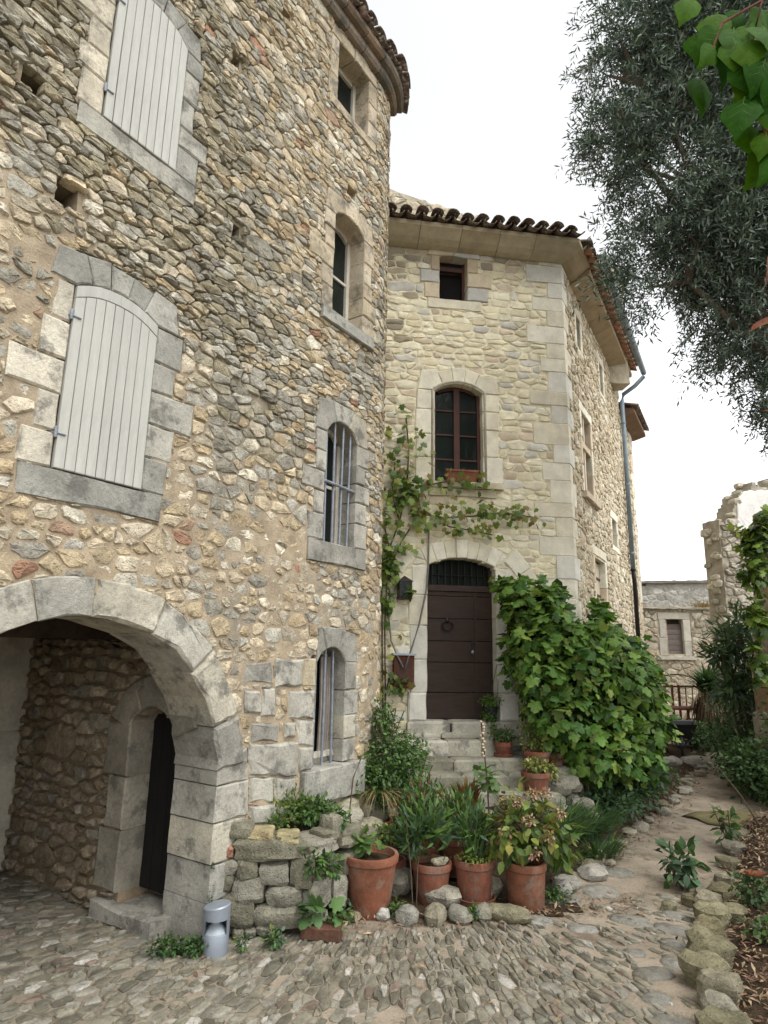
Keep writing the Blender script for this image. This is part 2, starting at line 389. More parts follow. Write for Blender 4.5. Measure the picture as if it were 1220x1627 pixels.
def prism(poly, W, n0, n1, bev=0.012, jit=0.005, seg=0.11, rnd=random, skew=0.0):
    """dressed block on outline poly between depths n0..n1 with worn arrises"""
    poly = ccw(poly); pts = []
    for i in range(len(poly)):
        p, q = poly[i], poly[(i + 1) % len(poly)]; L = math.hypot(q[0] - p[0], q[1] - p[1]); k = max(1, int(L / seg))
        for t in range(k):
            s = t / k; pts.append((p[0] + (q[0] - p[0]) * s + rnd.uniform(-jit, jit), p[1] + (q[1] - p[1]) * s + rnd.uniform(-jit, jit)))
    c = centroid(pts); n = len(pts); v = []; tu = rnd.uniform(-skew, skew); tv = rnd.uniform(-skew, skew)
    for (ins, dep, ti) in ((0, n0, 0), (0, n1 - bev, 1), (bev, n1, 1)):
        for p in pts:
            dx, dy = c[0] - p[0], c[1] - p[1]; L = math.hypot(dx, dy) + 1e-6
            v.append(W(p[0] + dx / L * ins * 1.3, p[1] + dy / L * ins * 1.3, dep + ti * (tu * (p[0] - c[0]) + tv * (p[1] - c[1]) + (rnd.uniform(-jit, jit) * .5 if ins else 0))))
    f = [tuple(range(n - 1, -1, -1)), tuple(2 * n + i for i in range(n))]
    for r in range(2):
        for i in range(n):
            j = (i + 1) % n; f.append((r * n + i, r * n + j, (r + 1) * n + j, (r + 1) * n + i))
    return v, f
def rect(u0, u1, v0, v1): return [(u0, v0), (u1, v0), (u1, v1), (u0, v1)]
def block(parent, poly, W, n0, n1, col, m='dressed', name='block', **kw):
    v, f = prism(poly, W, n0, n1, **kw); return mesh_obj(name, v, f, m, parent, col)
def arcpts(cu, cv, r, a0, a1, k): return [(cu + r * cos(rad(a0 + (a1 - a0) * i / k)), cv + r * sin(rad(a0 + (a1 - a0) * i / k))) for i in range(k + 1)]
def voussoir(cu, cv, r0, r1, a0, a1, k=3): return arcpts(cu, cv, r0, a0, a1, k) + arcpts(cu, cv, r1, a1, a0, k)
def core(name, W, u0, u1, v0, v1, holes, parent, nfun, colfun, step=0.09, thick=0.5, top=None, bot=None, m='mortar'):
    """mortar body of a wall: rough front, back, closed rims round the openings"""
    nu = max(2, int(round((u1 - u0) / step))); nv = max(2, int(round((v1 - v0) / step)))
    def inside(u, v, p):
        r = False; n = len(p)
        for i in range(n):
            a, b = p[i], p[(i + 1) % n]
            if (a[1] > v) != (b[1] > v) and u < (b[0] - a[0]) * (v - a[1]) / (b[1] - a[1]) + a[0]: r = not r
        return r
    U = [u0 + (u1 - u0) * i / nu for i in range(nu + 1)]; V = [v0 + (v1 - v0) * j / nv for j in range(nv + 1)]
    def ok(i, j):
        if not (0 <= i < nu and 0 <= j < nv): return False
        u, v = (U[i] + U[i + 1]) / 2, (V[j] + V[j + 1]) / 2
        if top and v > top(u): return False
        if bot and v < bot(u): return False
        return not any(inside(u, v, h) for h in holes)
    M = [[ok(i, j) for j in range(nv)] for i in range(nu)]
    verts = []; cols = []; idx = {}
    def vid(i, j, b):
        k = (i, j, b)
        if k not in idx:
            idx[k] = len(verts); u, v = U[i], V[j]
            verts.append(W(u, v, -thick) if b else W(u, v, nfun(u, v) + 0.012 * nz(u, v, 3.3, 7))); cols.append(colfun(u, v))
        return idx[k]
    F = []
    g = lambda i, j: 0 <= i < nu and 0 <= j < nv and M[i][j]
    for i in range(nu):
        for j in range(nv):
            if not M[i][j]: continue
            F.append((vid(i, j, 0), vid(i + 1, j, 0), vid(i + 1, j + 1, 0), vid(i, j + 1, 0)))
            F.append((vid(i, j + 1, 1), vid(i + 1, j + 1, 1), vid(i + 1, j, 1), vid(i, j, 1)))
            if not g(i - 1, j): F.append((vid(i, j, 1), vid(i, j, 0), vid(i, j + 1, 0), vid(i, j + 1, 1)))
            if not g(i + 1, j): F.append((vid(i + 1, j, 0), vid(i + 1, j, 1), vid(i + 1, j + 1, 1), vid(i + 1, j + 1, 0)))
            if not g(i, j - 1): F.append((vid(i, j, 0), vid(i, j, 1), vid(i + 1, j, 1), vid(i + 1, j, 0)))
            if not g(i, j + 1): F.append((vid(i, j + 1, 1), vid(i, j + 1, 0), vid(i + 1, j + 1, 0), vid(i + 1, j + 1, 1)))
    return mesh_obj(name, verts, F, m, parent, np.array(cols))
def pick(pal, R, v=0.14):
    c = R.choice(pal); k = R.uniform(1 - v, 1 + v); return (c[0] * k, c[1] * k, c[2] * k)
def mixcol(a, b, t): return tuple(a[i] * (1 - t) + b[i] * t for i in range(3))
def blob(u, v, cu, cv, ru, rv): return math.exp(-(((u - cu) / ru) ** 2 + ((v - cv) / rv) ** 2))
def ground_z(x, y):
    z = 0.028 * max(0.0, y - 9.5)
    z += 0.30 * max(0.0, min(1.0, (y - 6.35) / 0.9)) * max(0.0, min(1.0, (x + 1.2) / .5)) * max(0.0, min(1.0, (2.1 - x) / 0.5)) * (1 if y < 9.4 else 0)
    return z
# ================================================================== SHUTTERED HOUSE (left)
R2 = random.Random(21)
house = thing('stone_house', WL(0, 0, 0), 'tall rubble stone house with closed pale shutters, arched passage and rounded corner', 'house')
OCHRE = [(.42, .345, .225), (.47, .395, .275), (.37, .295, .19), (.50, .44, .335), (.43, .365, .26), (.395, .35, .265)]
GREY = [(.285, .268, .22), (.34, .322, .268), (.225, .21, .168), (.40, .382, .32)]
OLIVE = [(.27, .24, .165), (.33, .29, .20), (.22, .195, .135), (.37, .33, .24), (.30, .275, .205)]
PALE = [(.56, .52, .42), (.50, .46, .36)]
RED = [(.31, .18, .12), (.34, .235, .165)]
def l_zone(u, v):
    w = 0.25 * nz(u, v, 1.7, 1.3)
    up = 1 / (1 + math.exp(-(v - 4.35 + 1.5 * (u + .6) * 0.4 + w) * 4.5))              # upper dry part
    dark = up * (1 / (1 + math.exp((u - 0.15 + 0.18 * (v - 5.0) + w) * 4)))      # upper left, weathered
    gr = min(1.0, 0.9 * blob(u, v, -0.2, 3.7, .38, .75) + 0.9 * blob(u, v, 1.35, 2.6, .36, .42) + 0.8 * blob(u, v, 1.45, 5.05, .33, .42) + .7 * blob(u, v, -0.15, 5.2, .55, .9) + .45 * blob(u, v, .5, 3.9, .4, .6) + .6 * blob(u, v, .05, 2.3, .3, .35)
             + .5 * max(0, nz(u, v, 9.1, .9)))
    return up, dark, gr
def l_col(u, v, R):
    up, dark, gr = l_zone(u, v); x = R.random()
    if x < dark * 0.85: return pick(OLIVE if R.random() < .78 else GREY, R)
    if x < dark * .85 + gr * 0.75 * (1 - dark * .5): return pick(GREY, R)
    if R.random() < 0.025: return pick(RED, R)
    if R.random() < 0.26: return pick(PALE if R.random() < .4 else GREY, R)
    return pick(OCHRE, R)
def l_mortar(u, v):
    up, dark, gr = l_zone(u, v)
    c = mixcol((.345, .28, .195), (.33, .265, .175), up); c = mixcol(c, (.19, .16, .11), dark * .8); return mixcol(c, (.21, .195, .16), gr * .75)
def l_n(u, v):
    up, dark, gr = l_zone(u, v); return 0.013 - 0.013 * up - 0.017 * dark + .014 * max(0, nz(u, v, 8.0, 1.5))
def l_h(u, v):
    up, dark, gr = l_zone(u, v); return 0.022 + 0.009 * dark
BLK = []                                   # outlines of dressed blocks (obstacles for the rubble)
HOLES = []
LIME = [(.31, .30, .26), (.36, .345, .295), (.27, .26, .225), (.38, .355, .285)]
TANB = [(.42, .36, .265), (.38, .325, .23), (.45, .39, .295)]
def lb(poly, n0, n1, pal=LIME, name='jamb_stone', jit=.006, bev=.012, W=WL, parent=None, obstacle=True, m='dressed', skew=.02):
    if obstacle: BLK.append(ccw(poly))
    return block(parent or house, poly, W, n0, n1, pick(pal, R2, .1), m, name, jit=jit, bev=bev, rnd=R2, skew=skew)
# arch of the passage
AC, AV, AR0, AR1 = -1.30, 1.08, 1.17, 1.42
VA = [4, 20, 43, 66, 89, 106, 138, 176]
for i in range(len(VA) - 1):
    rough = VA[i] < 70
    q = voussoir(AC, AV, AR0 + (.0 if not rough else R2.uniform(-.01, .02)), AR1 + R2.uniform(-.02, .03), VA[i] + .15, VA[i + 1] - .15, 4)
    block(house, q, WL, -.46, .032 if not rough else .04, pick([(.37, .355, .30), (.30, .29, .25), (.40, .38, .32)] if not rough else LIME, R2, .08), 'dressed', 'arch_stone', jit=.005 if not rough else .012, bev=.010 if not rough else .022, seg=.11 if not rough else .06, rnd=R2, skew=.015 if not rough else .04)
    BLK.append(ccw([q[0], q[-1], q[5], q[4]]))
for k, (u1, v0, v1) in enumerate([(.17, 0.0, .27), (.24, .27, .52), (.19, .52, .80), (.21, .80, 1.06), (.185, 1.06, 1.30)]):
    lb([(-.135, v0 + .004), (u1, v0 + .004), (u1 - .01, v1 - .004), (-.135, v1 - .004)] if v1 < 1.2 else [(-.13, v0 + .004), (u1, v0 + .004), (u1 - .03, v1), (.07, v1 - .03), (-.13, 1.16)], -.46, .03, name='jamb_stone', jit=.005, bev=.010)
for (v0, v1) in [(0, .5), (.5, 1.08)]:
    lb(rect(-2.75, -2.47, v0 + .004, v1 - .004), -.46, .03)
HOLES.append([(-2.60, -.2), (.0, -.2), (.0, 1.15)] + arcpts(AC, AV, 1.30, 5, 175, 12) + [(-2.60, 1.1)])
# big squared blocks beside the low window
ASH = {'A': [(0.45, 1.75), (0.80, 1.745), (0.79, 1.985), (0.435, 1.985)], 'B': [(0.06, 1.79), (0.42, 1.785), (0.40, 1.96), (0.04, 1.95)],
       'D': [(0.63, 1.48), (0.985, 1.46), (0.98, 1.71), (0.615, 1.715)], 'E': [(0.11, 1.555), (0.285, 1.54), (0.28, 1.72), (0.095, 1.73)],
       'F': [(0.31, 1.51), (0.47, 1.50), (0.455, 1.74), (0.29, 1.745)], 'G': [(0.20, 1.335), (0.53, 1.30), (0.52, 1.455), (0.185, 1.48)],
       'H': [(0.59, 1.335), (0.735, 1.33), (0.73, 1.44), (0.58, 1.445)], 'I': [(0.765, 1.24), (0.985, 1.22), (0.98, 1.445), (0.75, 1.46)],
       'K': [(0.195, 1.085), (0.775, 1.0), (0.76, 1.28), (0.18, 1.325)], 'L': [(0.795, 1.03), (0.985, 1.03), (0.98, 1.21), (0.775, 1.225)],
       'N': [(0.235, 0.88), (0.50, 0.83), (0.485, 1.03), (0.215, 1.07)], 'N2': [(0.515, 0.84), (0.79, 0.78), (0.775, .99), (0.50, 1.03)],
       'Q': [(0.25, 0.73), (0.55, 0.67), (0.54, 0.82), (0.23, 0.86)], 'S': [(.57, .60), (1.1, .55), (1.08, .70), (.56, .80)], 'T': [(.27, .40), (.75, .38), (.74, .58), (.26, .66)], 'U': [(.77, .30), (1.3, .28), (1.29, .53), (.76, .56)]}
for k, q in ASH.items(): lb(q, -.28 if k in 'DIL' else -.06, .022 + R2.uniform(0, .018), pal=LIME[:3] + [(.38, .365, .31)], name='squared_stone', jit=.011, bev=.02)
lb([(.81, 1.745), (.985, 1.74), (.98, 1.985), (.80, 1.985)], -.28, .02, pal=TANB, name='jamb_stone')
def arch_circle(u0, u1, vs, crown):
    w = (u1 - u0) / 2; s = crown - vs; r = (w * w + s * s) / (2 * s); return (u0 + u1) / 2, crown - r, r, math.degrees(math.asin(w / r))
def surround(u0, u1, v0, vs, crown, lw, rw, sill, headt, nv=5, rows=5, n1=.024, dep=.28, pal=LIME, pall=None, sillpal=None, wide=(), widel=(), sn=.05, W=WL, parent=None, bk=None, holes=None, m='dressed', left=True, sl=0, sr=0, R=R2):
    parent = parent or house; bk = BLK if bk is None else bk; holes = HOLES if holes is None else holes
    def add(q, n0, n1_, p, name):
        bk.append(ccw(q)); block(parent, q, W, n0, n1_, pick(p, R, .1), m, name, jit=.005, bev=.012, rnd=R, skew=.015)
    cu, cv, r, ah = arch_circle(u0, u1, vs, crown)
    for side in ((0, 1) if left else (1,)):
        v = v0; hs = [R.uniform(.8, 1.25) for _ in range(rows)]; t = sum(hs)
        for k in range(rows):
            h = hs[k] / t * (vs - v0)
            if side: w = rw + (wide[k] if k < len(wide) else R.uniform(-.03, .05)); q = rect(u1, u1 + w, v + .003, v + h - .003)
            else: w = lw + (widel[k] if k < len(widel) else R.uniform(-.03, .05)); q = rect(u0 - w, u0, v + .003, v + h - .003)
            add(q, -dep, n1 + R.uniform(0, .008), (pall or pal) if not side else pal, 'jamb_stone'); v += h
    if sill: add(rect(u0 - lw - sl, u1 + rw + sr, v0 - sill, v0 - .004), -dep, n1 + sn, sillpal or pal, 'sill')
    a0, a1 = 90 - ah, 90 + ah
    for k in range(nv):
        b0, b1 = a0 + (a1 - a0) * k / nv, a0 + (a1 - a0) * (k + 1) / nv; e = .25 if r < 1 else .12
        q = arcpts(cu, cv, r, b0 + e, b1 - e, 3); hh = headt * R.uniform(.9, 1.12)
        so_, sa = (cu + (r + hh) * cos(rad(b1)), cv + (r + hh) * sin(rad(b1))), (cu + (r + hh) * cos(rad(b0)), cv + (r + hh) * sin(rad(b0)))
        if k == 0: sa = (u1 + rw, vs + .004); q = [(u1 + rw, vs + .004)] + q[0:] ; q = q + [so_, (min(u1 + rw, max(so_[0] + .05, u1 + rw * .8)), so_[1] - .03)]
        elif k == nv - 1: q = q + [(u0 - lw, vs + .004), (max(u0 - lw, min(sa[0] - .05, u0 - lw * .8)), sa[1] - .03), sa]
        else: q = q + [so_, sa]
        block(parent, q, W, -dep, n1 + R.uniform(0, .01), pick(pal, R, .1), m, 'lintel_stone', jit=.004, bev=.01, rnd=R, skew=.01)
        bk.append(ccw([p for p in (q[0], q[-1], q[-2], q[-3])]) if 0 < k < nv - 1 else hull(q))
    holes.append(rect(u0 - (.07 if left else .0), u1 + .07, v0 - (.07 if sill else .03), vs + .02)); holes.append([(u0, vs)] + [(u1, vs)] + arcpts(cu, cv, r + .07, a0, a1, 6))
    return cu, cv, r, ah
def hull(pts):
    P = sorted(set(pts))
    def half(ps):
        h = []
        for p in ps:
            while len(h) > 1 and (h[-1][0] - h[-2][0]) * (p[1] - h[-2][1]) - (h[-1][1] - h[-2][1]) * (p[0] - h[-2][0]) <= 0: h.pop()
            h.append(p)
        return h
    a = half(P); b = half(P[::-1]); return a[:-1] + b[:-1]
def arch_top(u, cir): cu, cv, r, ah = cir; return cv + math.sqrt(max(0, r * r - (u - cu) ** 2))
# ---- shuttered windows
def shutter(u0, u1, v0, cir, label, planks=9, cap=True):
    s = bpy.data.objects.new('shutter', None); COL.objects.link(s); s.parent = house
    s.location = Vector(WL(u0, v0, .03)) - wloc(house); s['label'] = label
    pu = (u1 - u0) / planks
    for k in range(planks):
        a, b = u0 + k * pu + .0025, u0 + (k + 1) * pu - .0025; capd = .085 if cap else 0
        q = [(a, v0), (b, v0), (b, arch_top(b, cir) - .012 - capd), (a, arch_top(a, cir) - .012 - capd)]
        v, f = prism(q, WL, .008, .040 + R2.uniform(-.001, .002), bev=.004, jit=.0008, seg=.5, rnd=R2); mesh_obj('plank', v, f, 'shutter_paint', s)
    if cap:
        us = [u0 + .002 + (u1 - u0 - .004) * i / 8 for i in range(9)]
        for h in ((us[:5]), (us[4:])):
            q = [(x, arch_top(x, cir) - .094) for x in h] + [(x, arch_top(x, cir) - .012) for x in h[::-1]]
            v, f = prism(q, WL, .008, .043, bev=.004, jit=.0006, seg=.5, rnd=R2); mesh_obj('plank', v, f, 'shutter_paint', s)
    mesh_obj('batten', *prism(rect(u0 + .03, u1 - .03, v0 + .2, v0 + .27), WL, -.03, .0075, bev=.003, jit=.0005, seg=.9, rnd=R2), 'shutter_paint', s)
    for hv in (v0 + .22, v0 + 1.02):
        b = MB(); b.tube([WL(u0 - .012, hv - .03, .04), WL(u0 - .012, hv + .04, .04)], .011, 8); b.tube([WL(u0 - .05, hv, -.02), WL(u0 - .012, hv, .04), WL(u0 + .05, hv, .046)], .007, 6); b.build('hinge', 'iron_grey', s)
GLIME = [(.30, .295, .26), (.27, .265, .235), (.34, .33, .285)]
c1 = surround(-1.67, -1.03, 3.13, 4.38, 4.475, .17, .19, .19, .20, nv=5, rows=5, pal=GLIME, pall=[(.47, .44, .36), (.50, .465, .38), (.43, .40, .33)], wide=(0, .04, .20, .0, .05), widel=(.04, -.03, .17, .0, -.05), sl=.02, sr=-.02, sn=.01)
shutter(-1.665, -1.035, 3.135, c1, 'lower pale grey shutter above the passage arch')
c2 = surround(-1.65, -1.02, 5.71, 6.88, 7.01, .16, .15, .17, .19, nv=5, rows=5, pal=GLIME, pall=[(.47, .43, .34), (.42, .39, .31)], wide=(.06, .14, -.02, .0, .03), widel=(.02, .05, .0, .12, 0), sl=.0, sr=.05, sn=.01)
shutter(-1.645, -1.025, 5.715, c2, 'upper pale grey shutter under the roof', cap=False)
# ---- windows of the rounded end
def small_window(u0, u1, v0, cir, bars, label, fm='white_frame', W=WL, parent=None, n=-.22, muntins=1, halves=1, rect_top=None, barn=-.05, cur=False):
    w = bpy.data.objects.new('window', None); COL.objects.link(w); w.parent = parent or house; w.location = Vector(W(u0, v0, n)) - wloc(parent or house); w['label'] = label
    tp = (lambda u: rect_top) if rect_top else (lambda u: arch_top(u, cir))
    us = [u0 - .01 + (u1 - u0 + .02) * i / 8 for i in range(9)]; outer = [(u0 - .01, v0 - .01), (u1 + .01, v0 - .01)] + [(u, tp(min(max(u, u0), u1)) + .01) for u in us[::-1]]
    b = MB()
    def bar(a, c, v_0, v_1, n0, n1): b.box(a, c, v_0, v_1, n0, n1, M=lambda x, y, z: W(x, y, z))
    fw = .05; side = tp(u0) ; mx = max(tp(u) for u in us)
    for a in (u0 - .012, u1 - fw): bar(a, a + fw + .012, v0 - .01, side + .02, n - .02, n + .035)
    bar(u0 + fw, u1 - fw, v0 - .01, v0 + fw, n - .02, n + .034)
    v_, f_ = prism([(u, tp(u) - fw) for u in us[1:-1]] + [(u, tp(u) + .02) for u in us[1:-1][::-1]], W, n - .02, n + .033, bev=.004, jit=0, seg=.5); b.add(v_, f_)
    if halves == 2:
        um = (u0 + u1) / 2; bar(um - .045, um + .045, v0 + fw, mx - fw * .6, n - .015, n + .05)
    for k in range(muntins):
        vv = v0 + (mx - v0) * (k + 1) / (muntins + 1)
        if halves == 2: bar(u0 + fw, um - .045, vv - .012, vv + .012, n - .01, n + .02); bar(um + .045, u1 - fw, vv - .012, vv + .012, n - .01, n + .02)
        else: bar(u0 + fw, u1 - fw, vv - .015, vv + .015, n - .01, n + .02)
    b.build('frame', fm, w)
    ed = [v0] + [v0 + (mx - v0) * (k + 1) / (muntins + 1) for k in range(muntins)] + [mx]
    cols = [(u0, u1)] if halves == 1 else [(u0, um), (um, u1)]
    for (a, c) in cols:
        for k in range(len(ed) - 1):
            q = MB(); q.box(a, c, ed[k], min(ed[k + 1], mx - .01), n - .006 - .0012 * k, n - .0005 - .0012 * k, M=lambda x, y, z: W(x, y, z)); q.build('pane', 'glass', w)
    if cur:
        q = MB()
        for k in range(5): q.tube([W(u1 - .16 + k * .03, v0 + .05, n + .045), W(u1 - .15 + k * .03, v0 + .5, n + .05), W(u1 - .16 + k * .031, tp(u1 - .1) - .06, n + .045)], .016, 6)
        q.build('curtain', 'curtain', w)
    for k in range(bars):
        uu = u0 + (u1 - u0) * (k + .6) / (bars + .2); q = MB(); q.tube([W(uu, v0 - .01, barn), W(uu + R2.uniform(-.02, .02), tp(uu) + .02, barn)], .0125, 8); q.build('bar', 'iron_grey', w)
    return w
cl = surround(.99, 1.43, 1.03, 1.95, 2.09, .0, .185, .30, .22, nv=3, rows=4, left=False, wide=(.0, .0, .03, -.01), sl=.17, sr=.12, sn=.06)
small_window(.99, 1.43, 1.03, cl, 3, 'lowest barred window with a leaning curtain', n=-.20, barn=-.06, muntins=0, cur=True)
b_ = MB(); b_.box(.99, 1.43, 1.085, 1.13, -.17, -.10, M=lambda x, y, z: WL(x, y, z)); b_.build('rail', 'white_frame', house)
cm = surround(1.0, 1.52, 3.09, 4.19, 4.36, .17, .19, .21, .22, nv=3, rows=5, wide=(.02, .0, .06, -.04, .02), widel=(.06, -.02, .16, -.03, -.02), sl=.05, sr=.0, sn=.02)
wm = small_window(1.0, 1.52, 3.09, cm, 4, 'middle window with four upright iron bars', n=-.24, muntins=1, barn=-.03)
q_ = MB(); q_.tube([WL(.96, 3.70, -.02), WL(1.2, 3.69, .0), WL(1.56, 3.68, -.01)], .017, 8); q_.build('bar', 'iron_grey', wm)
c3 = surround(1.0, 1.55, 5.50, 6.66, 6.78, .17, .17, .14, .19, nv=3, rows=5, pal=TANB, sillpal=GLIME, wide=(.05, .08, .0, -.02, .02), widel=(0, .02, .22, -.02, .0), sn=.045)
small_window(1.0, 1.55, 5.50, c3, 0, 'third floor arched window without bars', n=-.22, muntins=1)
c4 = surround(.95, 1.55, 8.08, 8.895, 8.91, .14, .17, .12, .15, nv=2, rows=3, pal=TANB, wide=(.02, .0, .0), widel=(.02, 0, 0), sn=.01)
small_window(.95, 1.55, 8.08, None, 0, 'topmost square window under the eaves', n=-.22, muntins=0, halves=1, rect_top=8.89)
for (u, v, w, h) in [(-2.13, 5.60, .12, .11), (-1.78, 4.98, .13, .13), (-.49, 7.26, .10, .10), (-.34, 5.63, .08, .13), (.1, 8.4, .1, .1), (1.28, 7.12, .1, .08)]:
    q = rect(u - w / 2, u + w / 2, v - h / 2, v + h / 2); BLK.append(q); HOLES.append(rect(u - w / 2 - .02, u + w / 2 + .02, v - h / 2 - .02, v + h / 2 + .02))
UE = 1.70 + 1.05 * rad(125)
core('wall', WL, -3.3, UE, 0.0, 9.2, HOLES, house, l_n, l_mortar, step=.075, thick=.5)
# rubble: smaller and denser high up, bigger and well spaced below
OBS = BLK + [hull(h) for h in HOLES]
def l_keep_lo(u, v): return v < 4.45 - 0.55 * (u + .9) * .6 + .25 * nz(u, v, 4.4, 1.5)
cells = rubble_cells(-2.9, UE - .5, 0.0, 9.15, .065, .25, .042, .098, jit=.32, big=.09, obstacles=OBS, asp=2.1, rnd=R2, keep=lambda u, v: not l_keep_lo(u, v))
cells += rubble_cells(-2.9, UE - .5, 0.0, 6.0, .075, .28, .058, .145, jit=.36, big=.06, obstacles=OBS, asp=1.6, rnd=R2, keep=l_keep_lo)
def l_gap(u, v):
    up, dark, gr = l_zone(u, v); return 0.010 - 0.006 * up
def l_rank(u, v, a): return a / (1.0 + 0.03 * ((u + 1.0) ** 2 * 2.0 + (v - 2.5) ** 2 * 2)) if u < 2.05 else 0
lay_stones(cells, WL, house, l_h, l_col, gap=l_gap, back=.06, limit=300, rnd=R2, rank=l_rank, jit=.06, rough=.30, shoulder=.94, flat=.7)
# solid body behind the wall
b = MB(); M_ = lambda x, y, z: WL.p(x, z, y)
b.box(-3.3, 1.75, -5.5, -.56, 2.62, 9.15, M=M_); b.box(.12, 1.75, -5.5, -.56, .0, 2.61, M=M_); b.build('body', 'pale_plaster', house)
# eaves: two corbelled courses, then tiles
for (n0, n1, v0, v1, du, off) in ((-.04, .11, 9.08, 9.19, .33, 0), (-.03, .20, 9.195, 9.29, .37, .1)):
    u = -.3 + off
    while u < 2.25:
        w = du * R2.uniform(.9, 1.1)
        us = [u + .005 + (w - .01) * i / 4 for i in range(5)]
        verts = [WL(x, v, n) for x in us for (n, v) in ((n0, v0), (n1 - .03, v0 + R2.uniform(0, .006)), (n1, v0 + .035), (n1, v1), (n0, v1))]
        fs = [(i * 5 + k, i * 5 + (k + 1) % 5, (i + 1) * 5 + (k + 1) % 5, (i + 1) * 5 + k) for i in range(4) for k in range(5)] + [(4, 3, 2, 1, 0), tuple(20 + k for k in range(5))]
        mesh_obj('eaves_stone', verts, fs, 'dressed', house, pick([(.20, .175, .14), (.17, .15, .12), (.23, .19, .15), (.21, .155, .11)], R2, .15)); u += w
def canal_tile(W, u, v, n_in, n_out, r, slope, up=True, m='tile', parent=None, k=7, name='roof_tile', tilt=0.0, R=R2):
    """half-round tile running down to the eaves edge; up = cover tile, else channel tile"""
    vs = []; t = .012
    for (n, rr, dz) in ((n_out, r * 1.0, 0), (n_in, r * .86, slope * (n_out - n_in))):
        for rad_ in (rr, rr - t):
            for i in range(k):
                a = pi * i / (k - 1); x = cos(a) * rad_; z = sin(a) * rad_ * .92
                vs.append(W(u + x + tilt * (n - n_out), v + dz + (z if up else -z * .8 + rr * .5), n))
    f = []
    for i in range(k - 1):
        f += [(i, i + 1, 2 * k + i + 1, 2 * k + i), (k + i + 1, k + i, 3 * k + i, 3 * k + i + 1), (i + 1, i, k + i, k + i + 1), (2 * k + i, 2 * k + i + 1, 3 * k + i + 1, 3 * k + i)]
    f += [(0, 2 * k, 3 * k, k), (k - 1, 2 * k - 1, 4 * k - 1, 3 * k - 1)]
    return mesh_obj(name, vs, f, m, parent, None, True)
u = .2; k = 0
while u < 2.36:
    canal_tile(WL, u, 9.355 + R2.uniform(-.012, .012), -.16, .29 + R2.uniform(-.03, .03), .095, .30, True, 'darktile', house)
    canal_tile(WL, u + .105, 9.31, -.16, .265 + R2.uniform(-.03, .02), .088, .30, False, 'darktile', house)
    u += .21; k += 1
b = MB(); rv = []; NU = 30
for i in range(NU + 1):
    uu = -3.3 + (2.4 + 3.3) * i / NU; rv += [WL(uu, 9.29, .15), WL(uu, 9.40, .15), WL(uu, 9.95, -.95 if uu > 1.5 else -2.2), WL(uu, 9.2, -.95 if uu > 1.5 else -2.2)]
b.add(rv, [(i * 4 + k, i * 4 + (k + 1) % 4, (i + 1) * 4 + (k + 1) % 4, (i + 1) * 4 + k) for i in range(NU) for k in range(4)] + [(3, 2, 1, 0), tuple(NU * 4 + k for k in range(4))]); b.build('roof', 'darktile', house)

# ---- passage behind the arch
WS = lambda s, v, n=0.0: WL.p(-.2 - n, v, -s)
SB = []; SH = [rect(.42, .93, .1, 1.45), [(.42, 1.44), (.93, 1.44), (.86, 1.58), (.68, 1.63), (.5, 1.58)]]
SB += [rect(.40, .95, .1, 1.45), [(.40, 1.44), (.95, 1.44), (.88, 1.6), (.68, 1.65), (.48, 1.6)]]
for (s0, s1, v0, v1) in [(.93, 1.22, .17, .62), (.93, 1.16, .62, 1.02), (.93, 1.24, 1.02, 1.44)]:
    q = rect(s0, s1, v0 + .003, v1 - .003); SB.append(q); block(house, q, WS, -.27, .03, pick([(.29, .265, .21), (.26, .235, .185)], R2), 'dressed', 'jamb_stone', rnd=R2)
for (a0, a1) in [(20, 62), (62, 118), (118, 160)]:
    q = voussoir(.675, 1.28, .31, .56, a0, a1, 3); block(house, q, WS, -.27, .03, pick([(.27, .245, .195), (.24, .22, .175)], R2), 'dressed', 'lintel_stone', rnd=R2)
    SB.append(hull(q))
block(house, rect(.36, 1.16, -.02, .105), WS, -.25, .10, (.30, .285, .245), 'dressed', 'threshold', rnd=R2, jit=.008, bev=.02)
dr = bpy.data.objects.new('door', None); COL.objects.link(dr); dr.parent = house; dr.location = Vector(WS(.68, .17, -.2)) - wloc(house); dr['label'] = 'dark plank door inside the passage'
for k in range(4):
    q = rect(.42 + k * .13 + .003, .42 + (k + 1) * .13 - .003, .16, 1.62); v, f = prism(q, WS, -.26, -.20, bev=.006, jit=.001, seg=.8); mesh_obj('plank', v, f, 'iron_dark' if 0 else 'black', dr)
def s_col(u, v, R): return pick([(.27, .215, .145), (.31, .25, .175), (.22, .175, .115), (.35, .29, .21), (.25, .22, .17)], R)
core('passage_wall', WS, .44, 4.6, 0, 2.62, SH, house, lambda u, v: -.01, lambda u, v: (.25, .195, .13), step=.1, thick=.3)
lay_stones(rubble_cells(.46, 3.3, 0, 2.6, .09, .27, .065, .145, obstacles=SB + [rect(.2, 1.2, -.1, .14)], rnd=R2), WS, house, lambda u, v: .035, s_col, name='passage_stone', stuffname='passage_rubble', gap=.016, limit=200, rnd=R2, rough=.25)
b = MB()
for (s0, s1, n0, n1, v0, v1) in [(.5, 4.6, 2.26, 2.6, 0, 2.62)]: b.box(s0, s1, v0, v1, n0, n1, M=lambda x, y, z: WS(x, y, z))
b.build('passage_wall', 'pale_plaster', house)
for k in range(9):
    s0 = .47 + k * .46; b = MB(); b.box(s0 + .004, s0 + .456, 2.44, 2.50, -.02, 2.3, M=lambda x, y, z: WS(x, y, z)); b.build('ceiling_board', 'beam_wood', house)
for s0 in (1.15, 2.05, 2.95, 3.85):
    b = MB(); b.box(s0, s0 + .17, 2.12, 2.435, -.05, 2.35, M=lambda x, y, z: WS(x, y + .012 * nz(x, z, 0, 4), z)); b.build('beam', 'beam_wood', house)
